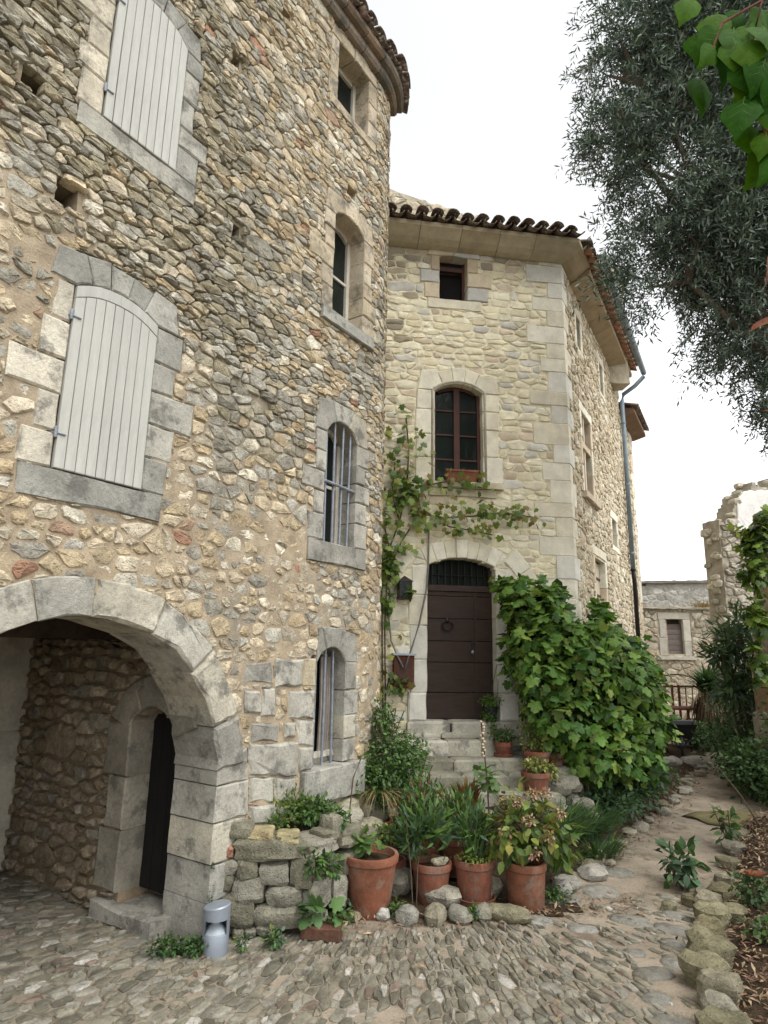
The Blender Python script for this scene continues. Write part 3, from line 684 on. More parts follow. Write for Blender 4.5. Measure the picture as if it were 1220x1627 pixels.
pl_ = voussoir(1.03, 1.15, .62, 1.3, 10, 88, 7)
q = [(0.0, 0.0), (.34, 0.0), (.36, 1.25), (.55, 1.65), (.85, 1.92), (1.2, 2.02), (1.2, 2.43), (0.0, 2.43)]
WX = lambda a, v, n=0.0: WS(2.62 - n, v, a)
v, f = prism(q[:3] + [(0, 1.25)], WX, -.45, 0, bev=.02, jit=.008, rnd=R2); mesh_obj('inner_arch', v, f, 'pale_plaster', house)
for k in range(2, 5):
    v, f = prism([q[k], q[k + 1], (q[k + 1][0], 2.43), (q[k][0], 2.43)], WX, -.45, .002 * k, bev=.006, jit=.002, rnd=R2); mesh_obj('inner_arch', v, f, 'pale_plaster', house)
v, f = prism([(0.0, 1.255), (.355, 1.255), (.355, 2.43), (0, 2.43)], WX, -.45, 0, bev=.006, jit=.002, rnd=R2); mesh_obj('inner_arch', v, f, 'pale_plaster', house)
# ================================================================== DOOR HOUSE (right)
R3 = random.Random(33)
hs2 = thing('stone_house', WF(1.2, 0, 0), 'pale stone house with brown double door, tiled eaves and steps', 'house')
CREAM = [(.70, .65, .475), (.67, .61, .43), (.73, .68, .515), (.68, .62, .445), (.64, .575, .40), (.68, .64, .50)]
CGREY = [(.57, .55, .48), (.53, .51, .44), (.61, .585, .51)]
PINK = [(.56, .47, .345), (.58, .49, .37)]
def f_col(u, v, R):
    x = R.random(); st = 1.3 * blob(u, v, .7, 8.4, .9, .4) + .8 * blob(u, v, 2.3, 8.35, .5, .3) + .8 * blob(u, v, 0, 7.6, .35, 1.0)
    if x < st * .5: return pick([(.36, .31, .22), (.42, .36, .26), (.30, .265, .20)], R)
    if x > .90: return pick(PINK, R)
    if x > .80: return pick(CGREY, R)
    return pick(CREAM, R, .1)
FB = []; FH = []
def fb(poly, n0, n1, pal=CREAM, name='jamb_stone', jit=.005, bev=.01, W=WF, m='paleblock', skew=.015, obs=True):
    if obs: FB.append(ccw(poly))
    return block(hs2, poly, W, n0, n1, pick(pal, R3, .07), m, name, jit=jit, bev=bev, rnd=R3, skew=skew)
DC = [(.67, .635, .515), (.65, .61, .48), (.69, .655, .54), (.62, .575, .45)]
DGR = [(.62, .605, .53), (.59, .575, .50)]
# first-floor window with moulded surround
cw2 = surround(.75, 1.51, 4.55, 6.0, 6.135, .27, .27, .0, .26, nv=5, rows=4, W=WF, parent=hs2, bk=FB, holes=FH, pal=DC, m='paleblock', R=R3, dep=.26)
fb(rect(.55, 1.80, 4.45, 4.545), -.26, .10, pal=[(.50, .45, .33)], name='sill', jit=.006, bev=.025)
fb(rect(.66, 1.70, 4.33, 4.447), -.1, .045, pal=[(.50, .45, .33)], name='sill')
mo = MB(); cu, cv, r, ah = cw2
path = [(.715, 4.56), (.715, 6.0)] + [(cu + (r + .035) * cos(rad(a)), cv + (r + .035) * sin(rad(a))) for a in np.linspace(90 + ah - 1, 90 - ah + 1, 9)] + [(1.545, 6.0), (1.545, 4.56)]
mo.tube([WF(a, b, .022) for a, b in path], .022, 8); mo.build('moulding', 'pale_plaster', hs2, True)
small_window(.75, 1.51, 4.55, cw2, 0, 'tall brown casement window with eight panes above the door', fm='brown_wood', W=WF, parent=hs2, n=-.16, muntins=3, halves=2)
# attic window
cw3 = surround(.83, 1.29, 7.58, 8.34, 8.36, .20, .22, .17, .18, nv=2, rows=3, W=WF, parent=hs2, bk=FB, holes=FH, pal=[(.45, .37, .26), (.50, .43, .31), (.46, .45, .41)], sillpal=DC, m='paleblock', R=R3, dep=.26, wide=(.12, .18, -.05), widel=(.05, .12, -.06), sn=.0)
aw = bpy.data.objects.new('window', None); COL.objects.link(aw); aw.parent = hs2; aw.location = Vector(WF(1.06, 7.58, -.2)) - wloc(hs2); aw['label'] = 'small open attic window with dark inside'
b = MB()
for (a, c, v0, v1) in ((.825, .865, 7.57, 8.35), (1.25, 1.295, 7.57, 8.35), (.865, 1.25, 8.19, 8.27)): b.box(a, c, v0, v1, -.22, -.16, M=lambda x, y, z: WF(x, y, z))
b.build('frame', 'brown_wood', aw)
b = MB(); b.box(.866, 1.249, 8.275, 8.34, -.2, -.17, M=lambda x, y, z: WF(x, y, z)); b.box(.84, 1.28, 7.58, 8.19, -.30, -.28, M=lambda x, y, z: WF(x, y, z)); b.build('pane', 'black', aw)  # lower black sheet behind the frame stands in for the shade of the attic
# door surround with blind arch
fb(rect(.38, .635, 1.13, 1.50), -.30, .06, pal=DGR, name='plinth_stone', bev=.02)
fb(rect(1.685, 1.97, 1.13, 1.50), -.30, .06, pal=DGR, name='plinth_stone', bev=.02)
for (a, c, rows) in ((.40, .65, [(1.505, 1.95), (1.955, 2.42), (2.425, 2.85), (2.855, 3.27)]), (1.67, 1.93, [(1.505, 2.05), (2.055, 2.55), (2.555, 2.95), (2.955, 3.27)])):
    for (v0, v1) in rows: fb(rect(a + R3.uniform(-.02, .02) * (a < 1), c + R3.uniform(-.02, .02) * (a > 1), v0, v1), -.30, .018, pal=DGR if v0 < 2.3 else DC)
cd = arch_circle(.65, 1.67, 3.29, 3.41)
a0, a1 = 90 - cd[3], 90 + cd[3]
for k in range(7):
    b0, b1 = a0 + (a1 - a0) * k / 7, a0 + (a1 - a0) * (k + 1) / 7
    q = arcpts(cd[0], cd[1], cd[2], b0 + .12, b1 - .12, 2) + [(cd[0] + (cd[2] + .26) * cos(rad(b1 - .12)), cd[1] + (cd[2] + .26) * sin(rad(b1 - .12))), (cd[0] + (cd[2] + .26) * cos(rad(b0 + .12)), cd[1] + (cd[2] + .26) * sin(rad(b0 + .12)))]
    fb(q, -.30, .02 + (.02 if k == 3 else 0), pal=DC, name='lintel_stone')
FH.append(rect(.62, 1.70, 1.0, 3.3)); FH.append([(.64, 3.28), (1.68, 3.28)] + arcpts(cd[0], cd[1], cd[2] + .03, a0, a1, 6))
for (a, b_) in [(-3, 16), (16, 33), (33, 50), (131, 148), (148, 166), (166, 184)]:
    q = voussoir(1.14, 2.60, 1.02, 1.28, a + .4, b_ - .4, 3); fb(q, -.05, .03, pal=DC, name='arch_stone', obs=False); FB.append(hull(q))
# door
dd = bpy.data.objects.new('door', None); COL.objects.link(dd); dd.parent = hs2; dd.location = Vector(WF(1.16, 1.13, -.2)) - wloc(hs2); dd['label'] = 'dark brown plank door with iron knocker and barred fanlight'
MF = lambda x, y, z: WF(x, y, z)
for (a, c, nn) in ((.652, 1.405, 0), (1.415, 1.668, .004)):
    v = 1.135; k = 0
    for h in (.36, .42, .30, .32, .33): 
        if v + h > 2.93: h = 2.93 - v
        q = MB(); q.add(*prism(rect(a, c, v + .003, v + h - .003), WF, -.24, -.185 + nn + R3.uniform(-.002, .003), bev=.007, jit=.0008, seg=.5, rnd=R3)); q.build('plank', 'dark_wood', dd); v += h
    q = MB(); q.add(*prism(rect(a, c, v + .003, 2.93), WF, -.24, -.185 + nn, bev=.007, jit=.0008, seg=.5, rnd=R3)); q.build('plank', 'dark_wood', dd)
b = MB(); b.box(.65, 1.67, 2.935, 3.02, -.24, -.15, M=MF); b.box(.65, .70, 3.02, 3.30, -.24, -.17, M=MF); b.box(1.62, 1.67, 3.02, 3.30, -.24, -.17, M=MF); b.box(1.395, 1.425, 1.14, 2.93, -.18, -.165, M=MF); b.build('frame', 'dark_wood', dd)
b = MB(); b.box(.70, 1.62, 3.02, 3.42, -.24, -.232, M=MF); b.build('pane', 'glass', dd)
for k in range(9):
    uu = .76 + k * .1; b = MB(); b.tube([WF(uu, 3.02, -.20), WF(uu, arch_top(uu, cd) - .005, -.20)], .010, 6); b.build('bar', 'iron_dark', dd)
b = MB(); b.tube([WF(.70, 3.17, -.195), WF(1.62, 3.17, -.195)], .009, 6); b.build('bar', 'iron_dark', dd)
b = MB(); b.tube([WF(.985, 2.50, -.185), WF(.985, 2.50, -.13)], .022, 10); b.tube([WF(.985 + .075 * sin(t), 2.43 - .065 * cos(t) * 1.0, -.14 - .012 * cos(t)) for t in np.linspace(-pi * .88, pi * .88, 18)], .0125, 8)
b.add(*prism([(.965, 2.47), (1.005, 2.47), (1.015, 2.53), (.985, 2.57), (.955, 2.53)], WF, -.19, -.165, bev=.006, jit=0, seg=.5)); b.build('knocker', 'iron_dark', dd, True)
b = MB(); b.tube([WF(1.35, 2.06, -.19), WF(1.35, 2.06, -.135)], [.012, .012], 8); b.lathe([(0.004, -.03), (.02, -.02), (.026, 0), (.02, .02), (.004, .03)], *WF(1.35, 2.06, -.125), n=12); b.build('handle', 'zinc', dd, True)
b = MB(); b.box(1.355, 1.395, 2.14, 2.22, -.19, -.178, M=MF); b.build('keyhole_plate', 'iron_dark', dd)
# quoins (wrap round the obtuse corner)
QZ = [0.0]
while QZ[-1] < 8.45: QZ.append(QZ[-1] + R3.uniform(.22, .36))
QZ[-1] = 8.47
F_ = lambda a, n: WF(FU - a, 0, n); Rr = lambda a, n: WR(a, 0, n)
cn = Vector((WF.n[0] + WR.n[0], WF.n[1] + WR.n[1], 0)); cn = cn / (1 + WF.n[0] * WR.n[0] + WF.n[1] * WR.n[1])
ORG = Vector(WR(0, 0, 0))
def quoin(k, z0, z1, wf, wr):
    t = R3.uniform(.010, .022); o = R3.uniform(-.004, .004)
    def ring(ins, z):
        return [Vector(F_(wf - ins, -.25)), Vector(F_(wf - ins, t - (ins > 0) * 0)) , ORG + cn * (t - ins * .6), Vector(Rr(wr - ins, t)), Vector(Rr(wr - ins, -.25))]
    vs = []; e = .008
    for (ins, z) in ((e, z0 + .003), (0, z0 + .003 + e), (0, z1 - .003 - e), (e, z1 - .003)):
        for p in ring(ins, z): vs.append((p.x + R3.uniform(-.002, .002), p.y + R3.uniform(-.002, .002), z + R3.uniform(-.003, .003)))
    f = [(4, 3, 2, 1, 0), (15, 16, 17, 18, 19)] + [(r * 5 + i, r * 5 + (i + 1) % 5, (r + 1) * 5 + (i + 1) % 5, (r + 1) * 5 + i) for r in range(3) for i in range(5)]
    mesh_obj('quoin', vs, f, 'paleblock', hs2, pick(DC + DGR, R3, .06))
    return wf, wr
RB = []; RH = []
for k in range(len(QZ) - 1):
    wf, wr = (R3.uniform(.24, .34), R3.uniform(.30, .42)) if k % 2 else (R3.uniform(.40, .62), R3.uniform(.14, .2))
    quoin(k, QZ[k], QZ[k + 1], wf, wr); FB.append(rect(FU - wf, FU + .05, QZ[k], QZ[k + 1])); RB.append(rect(-.05, wr, QZ[k], QZ[k + 1]))
FB.append(rect(2.42, 2.50, 7.30, 7.36)); FH.append(rect(2.42, 2.50, 7.30, 7.36))
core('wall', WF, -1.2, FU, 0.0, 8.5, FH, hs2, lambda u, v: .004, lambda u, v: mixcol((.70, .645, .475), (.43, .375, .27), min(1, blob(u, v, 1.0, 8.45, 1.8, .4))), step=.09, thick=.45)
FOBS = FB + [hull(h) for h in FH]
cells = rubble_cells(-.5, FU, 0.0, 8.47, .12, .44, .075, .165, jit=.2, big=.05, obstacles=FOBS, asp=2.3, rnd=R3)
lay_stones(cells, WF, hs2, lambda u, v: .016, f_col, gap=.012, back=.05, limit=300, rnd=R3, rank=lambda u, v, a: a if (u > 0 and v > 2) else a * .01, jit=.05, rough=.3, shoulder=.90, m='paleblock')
# ---- side wall along the path
RU = 7.2
def rwin(u0, u1, v0, v1, label, transom=None, mull=None, pal=PINK, sill=True):
    RH.append(rect(u0, u1, v0, v1)); RB.append(rect(u0 - .14, u1 + .14, v0 - .1, v1 + .16))
    for (a, c, d, e) in ((u0 - .14, u0 + .01, v0, v1), (u1 - .01, u1 + .14, v0, v1)):
        n = max(2, int((e - d) / .4))
        for k in range(n): block(hs2, rect(a, c, d + (e - d) * k / n + .003, d + (e - d) * (k + 1) / n - .003), WR, -.3, .02, pick(DC + pal, R3, .08), 'paleblock', 'jamb_stone', rnd=R3)
    block(hs2, rect(u0 - .16, u1 + .16, v1 + .002, v1 + .17), WR, -.3, .02, pick(DC, R3), 'paleblock', 'lintel_stone', rnd=R3)
    block(hs2, rect(u0 - .18, u1 + .18, v0 - .11, v0 - .002), WR, -.3, .10 if sill else .02, pick(DC + pal, R3), 'paleblock', 'sill', rnd=R3, bev=.02)
    w = bpy.data.objects.new('window', None); COL.objects.link(w); w.parent = hs2; w.location = Vector(WR(u0, v0, -.2)) - wloc(hs2); w['label'] = label
    if transom: block(w, rect(u0 + .011, u1 - .011, transom - .06, transom + .06), WR, -.28, .0, pick(pal, R3), 'paleblock', 'transom', rnd=R3)
    if mull:
        for (a, c) in (((v0 + .001), (transom - .061)), ((transom + .061), v1 - .001)): block(w, rect((u0 + u1) / 2 - .05, (u0 + u1) / 2 + .05, a, c), WR, -.28, -.03, pick(pal, R3), 'paleblock', 'mullion', rnd=R3)
    b = MB(); b.box(u0 + .01, u1 - .01, v0, v1, -.115, -.105, M=lambda x, y, z: WR(x, y, z)); b.build('pane', 'glass', w)
    b = MB()
    for vv in np.linspace(v0 + .04, v1 - .04, 4): b.box(u0 + .011, u1 - .011, vv - .02, vv + .02, -.105, -.085, M=lambda x, y, z: WR(x, y, z))
    b.build('frame', 'brown_wood', w)
rwin(.98, 1.32, 7.42, 8.02, 'upper slit window by the corner under the wide eaves', sill=False)
rwin(3.05, 3.45, 7.35, 8.0, 'far slit window under the wide eaves', sill=False)
rwin(1.02, 1.78, 4.72, 6.2, 'mullioned stone cross window of the side wall', transom=5.62, mull=True)
rwin(3.5, 4.05, 4.22, 4.77, 'small square window of the side wall', sill=False)
rwin(1.55, 2.5, 2.75, 3.75, 'walled-in opening low on the side wall', sill=False)
block(hs2, rect(1.56, 2.49, 2.76, 3.74), WR, -.24, -.10, (.52, .47, .36), 'paleblock', 'panel', rnd=R3)
def r_col(u, v, R): return pick([(.56, .50, .37), (.50, .43, .31), (.60, .545, .425), (.46, .39, .275), (.53, .45, .33)], R, .12)
core('side_wall', WR, 0.0, RU, 0.0, 8.5, RH, hs2, lambda u, v: .004, lambda u, v: (.56, .505, .38), step=.12, thick=.45, top=lambda u: 8.5 if u < 5.5 else 7.7)
lay_stones(rubble_cells(.1, RU, 0.0, 8.47, .12, .34, .08, .17, obstacles=RB, rnd=R3, big=.05, keep=lambda u, v: u < 5.5 or v < 7.6), WR, hs2, lambda u, v: .026, r_col, name='stone', stuffname='small_stones', gap=.012, limit=300, rnd=R3, rank=lambda u, v, a: a / (1 + u) if v > 2.2 else a * .02, rough=.35, jit=.05)
# body
b = MB(); b.add([(*WF(-1.2, 0, -.46)[:2], 0), (*WF(FU - .2, 0, -.46)[:2], 0), (*WR(.2, 0, -.46)[:2], 0), (*WR(RU, 0, -.46)[:2], 0), (-1.0, 16.0, 0)] + [(*WF(-1.2, 0, -.46)[:2], 8.45), (*WF(FU - .2, 0, -.46)[:2], 8.45), (*WR(.2, 0, -.46)[:2], 8.45), (*WR(RU, 0, -.46)[:2], 8.45), (-1.0, 16.0, 8.45)],
    [(4, 3, 2, 1, 0), (5, 6, 7, 8, 9)] + [(i, (i + 1) % 5, 5 + (i + 1) % 5, 5 + i) for i in range(5)]); b.build('body', 'pale_plaster', hs2)
# eaves: stone cove in lengths, mitred at the corner
def sweep(W, u0, u1, prof, name, pal, mitre0=None, mitre1=None, m='paleblock', parent=hs2, k=2):
    vs = []; n = len(prof)
    for i in range(k + 1):
        t = i / k
        for (nn, v) in prof:
            a, c = u0 + (nn * mitre0 if mitre0 else 0), u1 + (nn * mitre1 if mitre1 else 0); vs.append(W(a + (c - a) * t, v, nn))
    f = [(i * n + j, i * n + (j + 1) % n, (i + 1) * n + (j + 1) % n, (i + 1) * n + j) for i in range(k) for j in range(n)] + [tuple(range(n - 1, -1, -1)), tuple(k * n + j for j in range(n))]
    return mesh_obj(name, vs, f, m, parent, pick(pal, R3, .08))
tm = math.tan(rad((82 - 29.5) / 2))
cove = [(-.1, 8.44), (.0, 8.42), (.05, 8.425), (.13, 8.45), (.22, 8.50), (.30, 8.57), (.345, 8.60), (.365, 8.61), (.37, 8.68), (-.1, 8.70)]
CP = [(.40, .35, .25), (.44, .385, .275), (.37, .315, .22)]
us = [-.9, -.15, .45, 1.12, 1.75, 2.35, FU]
for k in range(len(us) - 1): sweep(WF, us[k] + .004, us[k + 1] - (.004 if k < len(us) - 2 else 0), cove, 'cornice_stone', CP, mitre1=tm if k == len(us) - 2 else None)
soff = [(-.1, 8.40), (.02, 8.38), (.36, 8.50), (.37, 8.58), (-.1, 8.62)]
us = [0.0, .6, 1.1, 1.62, 2.1, 2.65, 3.2, 3.7, 4.25, 4.8, 5.35]
for k in range(len(us) - 1): sweep(WR, us[k] + (.004 if k else 0), us[k + 1] - .004, soff if k else cove[:], 'soffit_slab', [(.36, .295, .20), (.33, .26, .17), (.39, .315, .21)], mitre0=-tm if k == 0 else None)
u = -.55
while u < FU + .22:
    canal_tile(WF, u, 8.745 + R3.uniform(-.012, .012), -.1, .52 + R3.uniform(-.035, .03), .098, .32, True, 'darktile', hs2, tilt=R3.uniform(-.06, .06))
    canal_tile(WF, u + .12, 8.685, -.1, .49 + R3.uniform(-.02, .02), .10, .32, False, 'darktile', hs2)
    canal_tile(WF, u + .01, 8.905 + R3.uniform(-.012, .012), -.6, .03, .098, .32, True, 'darktile', hs2)
    u += .245 * R3.uniform(.97, 1.03)
u = .12
while u < 5.4:
    canal_tile(WR, u, 8.70 + R3.uniform(-.012, .012), -.1, .52, .095, .32, True, 'darktile', hs2, k=5); canal_tile(WR, u + .115, 8.63, -.1, .49, .098, .32, False, 'tile', hs2, k=5); u += .23
b = MB(); p = [WF(-1.2, 8.70, .34), tuple(ORG + cn * .34 + Vector((0, 0, 8.70))), WR(5.4, 8.66, .34), WR(5.4, 9.9, -3.2), WF(-1.2, 9.9, -3.2)]
p2 = [(x, y, z - .06) for (x, y, z) in p]; b.add(p + p2, [(0, 1, 2, 3, 4), (9, 8, 7, 6, 5)] + [(5 + i, 5 + (i + 1) % 5, (i + 1) % 5, i) for i in range(5)]); b.build('roof', 'darktile', hs2)
# gutter and downpipe
b = MB(); g = [(.60 + .065 * cos(t), 8.70 + .065 * sin(t)) for t in np.linspace(pi, 2 * pi, 8)] + [(.60 + .058 * cos(t), 8.70 + .058 * sin(t)) for t in np.linspace(2 * pi, pi, 8)]
vs = []; 
for u in (.35, 2.0, 3.7, 5.62): vs += [WR(u, v - .006 * u, n) for (n, v) in g]
b.add(vs, [(i * 16 + j, i * 16 + (j + 1) % 16, (i + 1) * 16 + (j + 1) % 16, (i + 1) * 16 + j) for i in range(3) for j in range(16)] + [tuple(range(15, -1, -1)), tuple(48 + j for j in range(16))]); b.build('gutter', 'zinc', hs2)
b = MB(); b.tube([WR(5.52, 8.64, .60), WR(5.51, 8.52, .60), WR(5.45, 8.30, .40), WR(5.40, 8.12, .14), WR(5.40, 7.95, .10), WR(5.40, 3.9, .10)], .05, 12); b.build('downpipe', 'zinc', hs2, True)
b = MB(); b.tube([WR(5.40, 3.9, .10), WR(5.45, 3.7, .11), WR(5.46, .1, .11)], .047, 12); b.build('downpipe', 'iron_dark', hs2, True)
for vv in (7.4, 5.9, 4.3, 3.92):
    b = MB(); b.lathe([(.052, -.02), (.062, -.015), (.062, .015), (.052, .02)], *WR(5.40, vv, .10), n=12); b.build('pipe_bracket', 'zinc' if vv > 4 else 'iron_dark', hs2)
b = MB(); b.tube([WR(6.0, 3.7, .06), WR(5.9, 3.5, .08), WR(5.75, 2.9, .08), WR(5.72, .2, .08)], .03, 8); b.build('cable', 'black', hs2, True)
# wing beyond: lower eaves and dressed end
for k in range(14):
    block(hs2, rect(6.85 - (.1 if k % 2 else 0), RU + .02, k * .55, k * .55 + .545), WR, -.3, .03, pick(PINK + DC, R3), 'paleblock', 'quoin', rnd=R3)
sweep(WR, 5.55, 7.55, [(-.1, 7.62), (.05, 7.62), (.34, 7.70), (.34, 7.78), (-.1, 7.9)], 'soffit_slab', [(.20, .13, .085)])
u = 5.6
while u < 7.55: canal_tile(WR, u, 7.82, -.1, .44, .095, .3, True, 'darktile', hs2, k=5); u += .2
# rear gable rising behind the eaves
gb = thing('gable_wall', (1.0, 12.6, 0), 'weathered stone gable rising behind the tiled eaves', 'wall')
WG = Plane(0.0, 12.6, 84)
g_top = lambda u: 12.5 - .27 * (u + .17)
block(gb, [(-1.5, 8.0), (5.5, 8.0), (5.5, g_top(5.5)), (-1.5, g_top(-1.5))], WG, -.4, 0, (.40, .36, .27), 'mortar', 'wall', rnd=R3, seg=.25, jit=.02)
lay_stones(rubble_cells(-1.2, 4.3, 9.5, 12.9, .14, .4, .09, .2, rnd=R3, keep=lambda u, v: v < g_top(u) - .06), WG, gb, lambda u, v: .03, lambda u, v, R: pick([(.42, .37, .27), (.38, .34, .26), (.47, .42, .32)], R), gap=.008, limit=120, rnd=R3, rough=.3, rank=lambda u, v, a: a if v > 10.8 else 0)
# ================================================================== GROUND
R4 = random.Random(44)
def sstep(x, a, b):
    t = max(0.0, min(1.0, (x - a) / (b - a))); return t * t * (3 - 2 * t)
def kerb_x(y): return 1.96 + 0.6 * (y - 4.18)
def path_x(y): return 2.0 + 0.72 * (y - 6.6) - .012 * max(0, y - 9) ** 2
def gz(x, y):
    z = 0.03 * max(0.0, y - 9.0) if y < 26 else .51
    z += .11 * sstep(x - kerb_x(y), .0, .22) * sstep(9.6 - y, 0, 1.0)
    z += .10 * sstep(path_x(y) - x, .05, .35) * sstep(y, 6.7, 7.3) * sstep(x, 1.2, 2.0)
    z += .30 * sstep(y, 6.15, 7.2) * sstep(x, -.9, -.3) * sstep(2.2 - x, 0, .6) * (y < 9.5)
    return z + .018 * nz(x, y, 0, 1.1) * sstep(y, 2, 4) + .006 * nz(x, y, 4, 5)
def axis(lo, hi, f0, f1, fine, coarse):
    a = list(np.arange(f0, f1 + 1e-6, fine)); s = fine; x = f0; L = []
    while x > lo: s = min(coarse, s * 1.5); x -= s; L.append(x)
    s = fine; x = f1; Rr_ = []
    while x < hi: s = min(coarse, s * 1.5); x += s; Rr_.append(x)
    return L[::-1] + a + Rr_
gx = axis(-250, 250, -5, 8.5, .11, 30); gy = axis(-120, 400, 2.6, 15, .11, 30)
gv = [(x, y, gz(x, y) - .012) for y in gy for x in gx]; nx = len(gx)
gf = np.array([(j * nx + i, j * nx + i + 1, (j + 1) * nx + i + 1, (j + 1) * nx + i) for j in range(len(gy) - 1) for i in range(nx - 1)])
ground = tag(mesh_obj('ground', gv, gf, 'dirt', None, None, True), kind='structure')
def sheet(name, inside, x0, x1, y0, y1, m, dz=.004, step=.09, kind='structure'):
    xs = np.arange(x0, x1, step); ys = np.arange(y0, y1, step); vs = []; fs = []; ix = {}
    def vid(i, j):
        if (i, j) not in ix: ix[(i, j)] = len(vs); vs.append((xs[i], ys[j], gz(xs[i], ys[j]) - .012 + dz + .012 * abs(nz(xs[i], ys[j], 2, 6))))
        return ix[(i, j)]
    for i in range(len(xs) - 1):
        for j in range(len(ys) - 1):
            if inside(xs[i] + step / 2, ys[j] + step / 2): fs.append((vid(i, j), vid(i + 1, j), vid(i + 1, j + 1), vid(i, j + 1)))
    return tag(mesh_obj(name, vs, fs, m, None, None, True), kind=kind)
sheet('flower_bed', lambda x, y: x > kerb_x(y) + .02 + .06 * nz(x, y, 1, 3) and y < 8.6, 1.5, 8, 2.8, 9.4, 'soil')
sheet('garden_bed', lambda x, y: (x < path_x(y) - .1 + .1 * nz(x, y, 1, 2)) and (x - 2.867) * WR.n[0] + (y - 9.403) * WR.n[1] > -.1, 1.3, 8, 6.3, 14, 'soil', dz=.005)
sheet('planting_bed', lambda x, y: y > 5.62 + .1 * nz(x, y, 3, 2) + .25 * max(0, x - 1.0) and x < 1.7 + .1 * nz(x, y, 1, 3), -.9, 2.1, 5.4, 8.2, 'soil', dz=.006)
# ---- cobbled lane (set in fans)
lane = thing('cobbled_lane', (0.2, 4.3, 0), 'lane of worn grey cobbles set in fans', 'lane'); del lane['category']; lane['kind'] = 'structure'; del lane['label']
CX, CY, CR = 0.45, 7.3, 3.0
def WC(r, s, n=0.0):
    t = s / CR + .02 * nz(r, s, 0, 1.2); x, y = CX + r * sin(t), CY - r * cos(t); return (x, y, gz(x, y) - .012 + n)
def c_keep(r, s):
    x, y, _ = WC(r, s)
    if y < 2.9 or x > kerb_x(y) - .08: return False
    d = (x + 1.152) * WL.p.n[0] + (y - 5.135) * WL.p.n[1]
    if d < .05 and not (x < -1.2): return False
    if x > -1.2 and y > 5.28 + .03 * nz(x, y, 1, 2) + .22 * max(0, x + .2) + .2 * max(0, x - 1): return False
    if x < -1.2 and y > 7.5: return False
    if R4.random() < .05: return False
    far = sstep(x + .55 * (y - 4.2), 1.45, 2.3)
    if R4.random() < far * .66: return False
    return y < 6.6 or x < -1.2
def c_col(r, s, R):
    x = R.random()
    if x < .05: return pick([(.36, .345, .30), (.31, .28, .235)], R)
    if x < .075: return pick([(.15, .115, .085), (.17, .135, .105)], R)
    return pick([(.168, .156, .116), (.14, .13, .095), (.196, .184, .143), (.19, .168, .122), (.112, .104, .076), (.22, .207, .167)], R)
cells = rubble_cells(.75, 6.5, -5.2, 4.4, .075, .21, .034, .08, jit=.36, big=.07, asp=2.0, rnd=R4, keep=c_keep)
def c_rank(r, s, a):
    x, y, z = WC(r, s); d = y * .98; inside = abs(x) < d * .62 and y > 3.8; return a / (d * d) if inside else 0
lay_stones(cells, WC, lane, lambda u, v: .014 * R4.uniform(.4, 1.5), c_col, name='cobble', stuffname='small_cobbles', m='cobble', gap=.007, back=.03, limit=300, rnd=R4, rank=c_rank, rough=.3, shoulder=.86, flat=.6, jit=.07)
# flat flags half buried in the path and beside the kerb
def rock(parent, c, size, rot=0.0, col=(.3, .28, .22), m='rubble', name='stone', boxy=2.6, rough=.10, nu=12, nv=7, tilt=0.0, R=R4, smooth='angle', label=None):
    v = []; f = []; ox, oy, oz = R.uniform(0, 50), R.uniform(0, 50), R.uniform(0, 50)
    for j in range(nv + 1):
        ph = -pi / 2 + pi * j / nv
        for i in range(nu):
            t = 2 * pi * i / nu; d = Vector((cos(ph) * cos(t), cos(ph) * sin(t), sin(ph)))
            k = (abs(d.x) ** boxy + abs(d.y) ** boxy + abs(d.z) ** boxy) ** (-1 / boxy)
            k *= 1 + rough * 2.2 * mnoise.noise(Vector((d.x * 1.3 + ox, d.y * 1.3 + oy, d.z * 1.3 + oz))) + rough * 1.0 * mnoise.noise(Vector((d.x * 3.5 + oy, d.y * 3.5 + oz, d.z * 3.5 + ox)))
            p = Vector((d.x * k * size[0] / 2, d.y * k * size[1] / 2, d.z * k * size[2] / 2))
            p.z += tilt * p.x
            v.append((c[0] + p.x * cos(rot) - p.y * sin(rot), c[1] + p.x * sin(rot) + p.y * cos(rot), c[2] + p.z))
    for j in range(nv):
        for i in range(nu):
            i2 = (i + 1) % nu; f.append((j * nu + i, j * nu + i2, (j + 1) * nu + i2, (j + 1) * nu + i))
    o = mesh_obj(name, v, f, m, parent, col, smooth)
    if label: o['label'] = label
    return o
for (x, y, a, b_) in [(1.15, 4.55, .2, .13), (1.85, 5.05, .16, .12), (1.75, 4.45, .2, .13), (2.1, 4.9, .26, .15), (2.25, 5.2, .28, .16), (2.3, 5.45, .3, .2), (2.05, 5.62, .34, .22), (1.6, 6.05, .4, .26), (2.0, 6.25, .34, .3), (1.85, 4.75, .3, .17), (1.75, 4.2, .26, .14), (1.65, 4.0, .24, .13), (2.45, 5.75, .2, .14), (1.25, 5.6, .34, .2), (1.6, 5.45, .24, .16), (2.35, 6.75, .34, .28), (2.15, 6.9, .3, .24)]:
    rock(lane, (x, y, gz(x, y) - .026), (a, b_, .07), R4.uniform(-.5, .3), pick([(.17, .162, .135), (.20, .19, .16), (.23, .22, .19), (.15, .14, .115)], R4), 'cobble', 'flagstone', boxy=3.5, rough=.08, smooth=True)
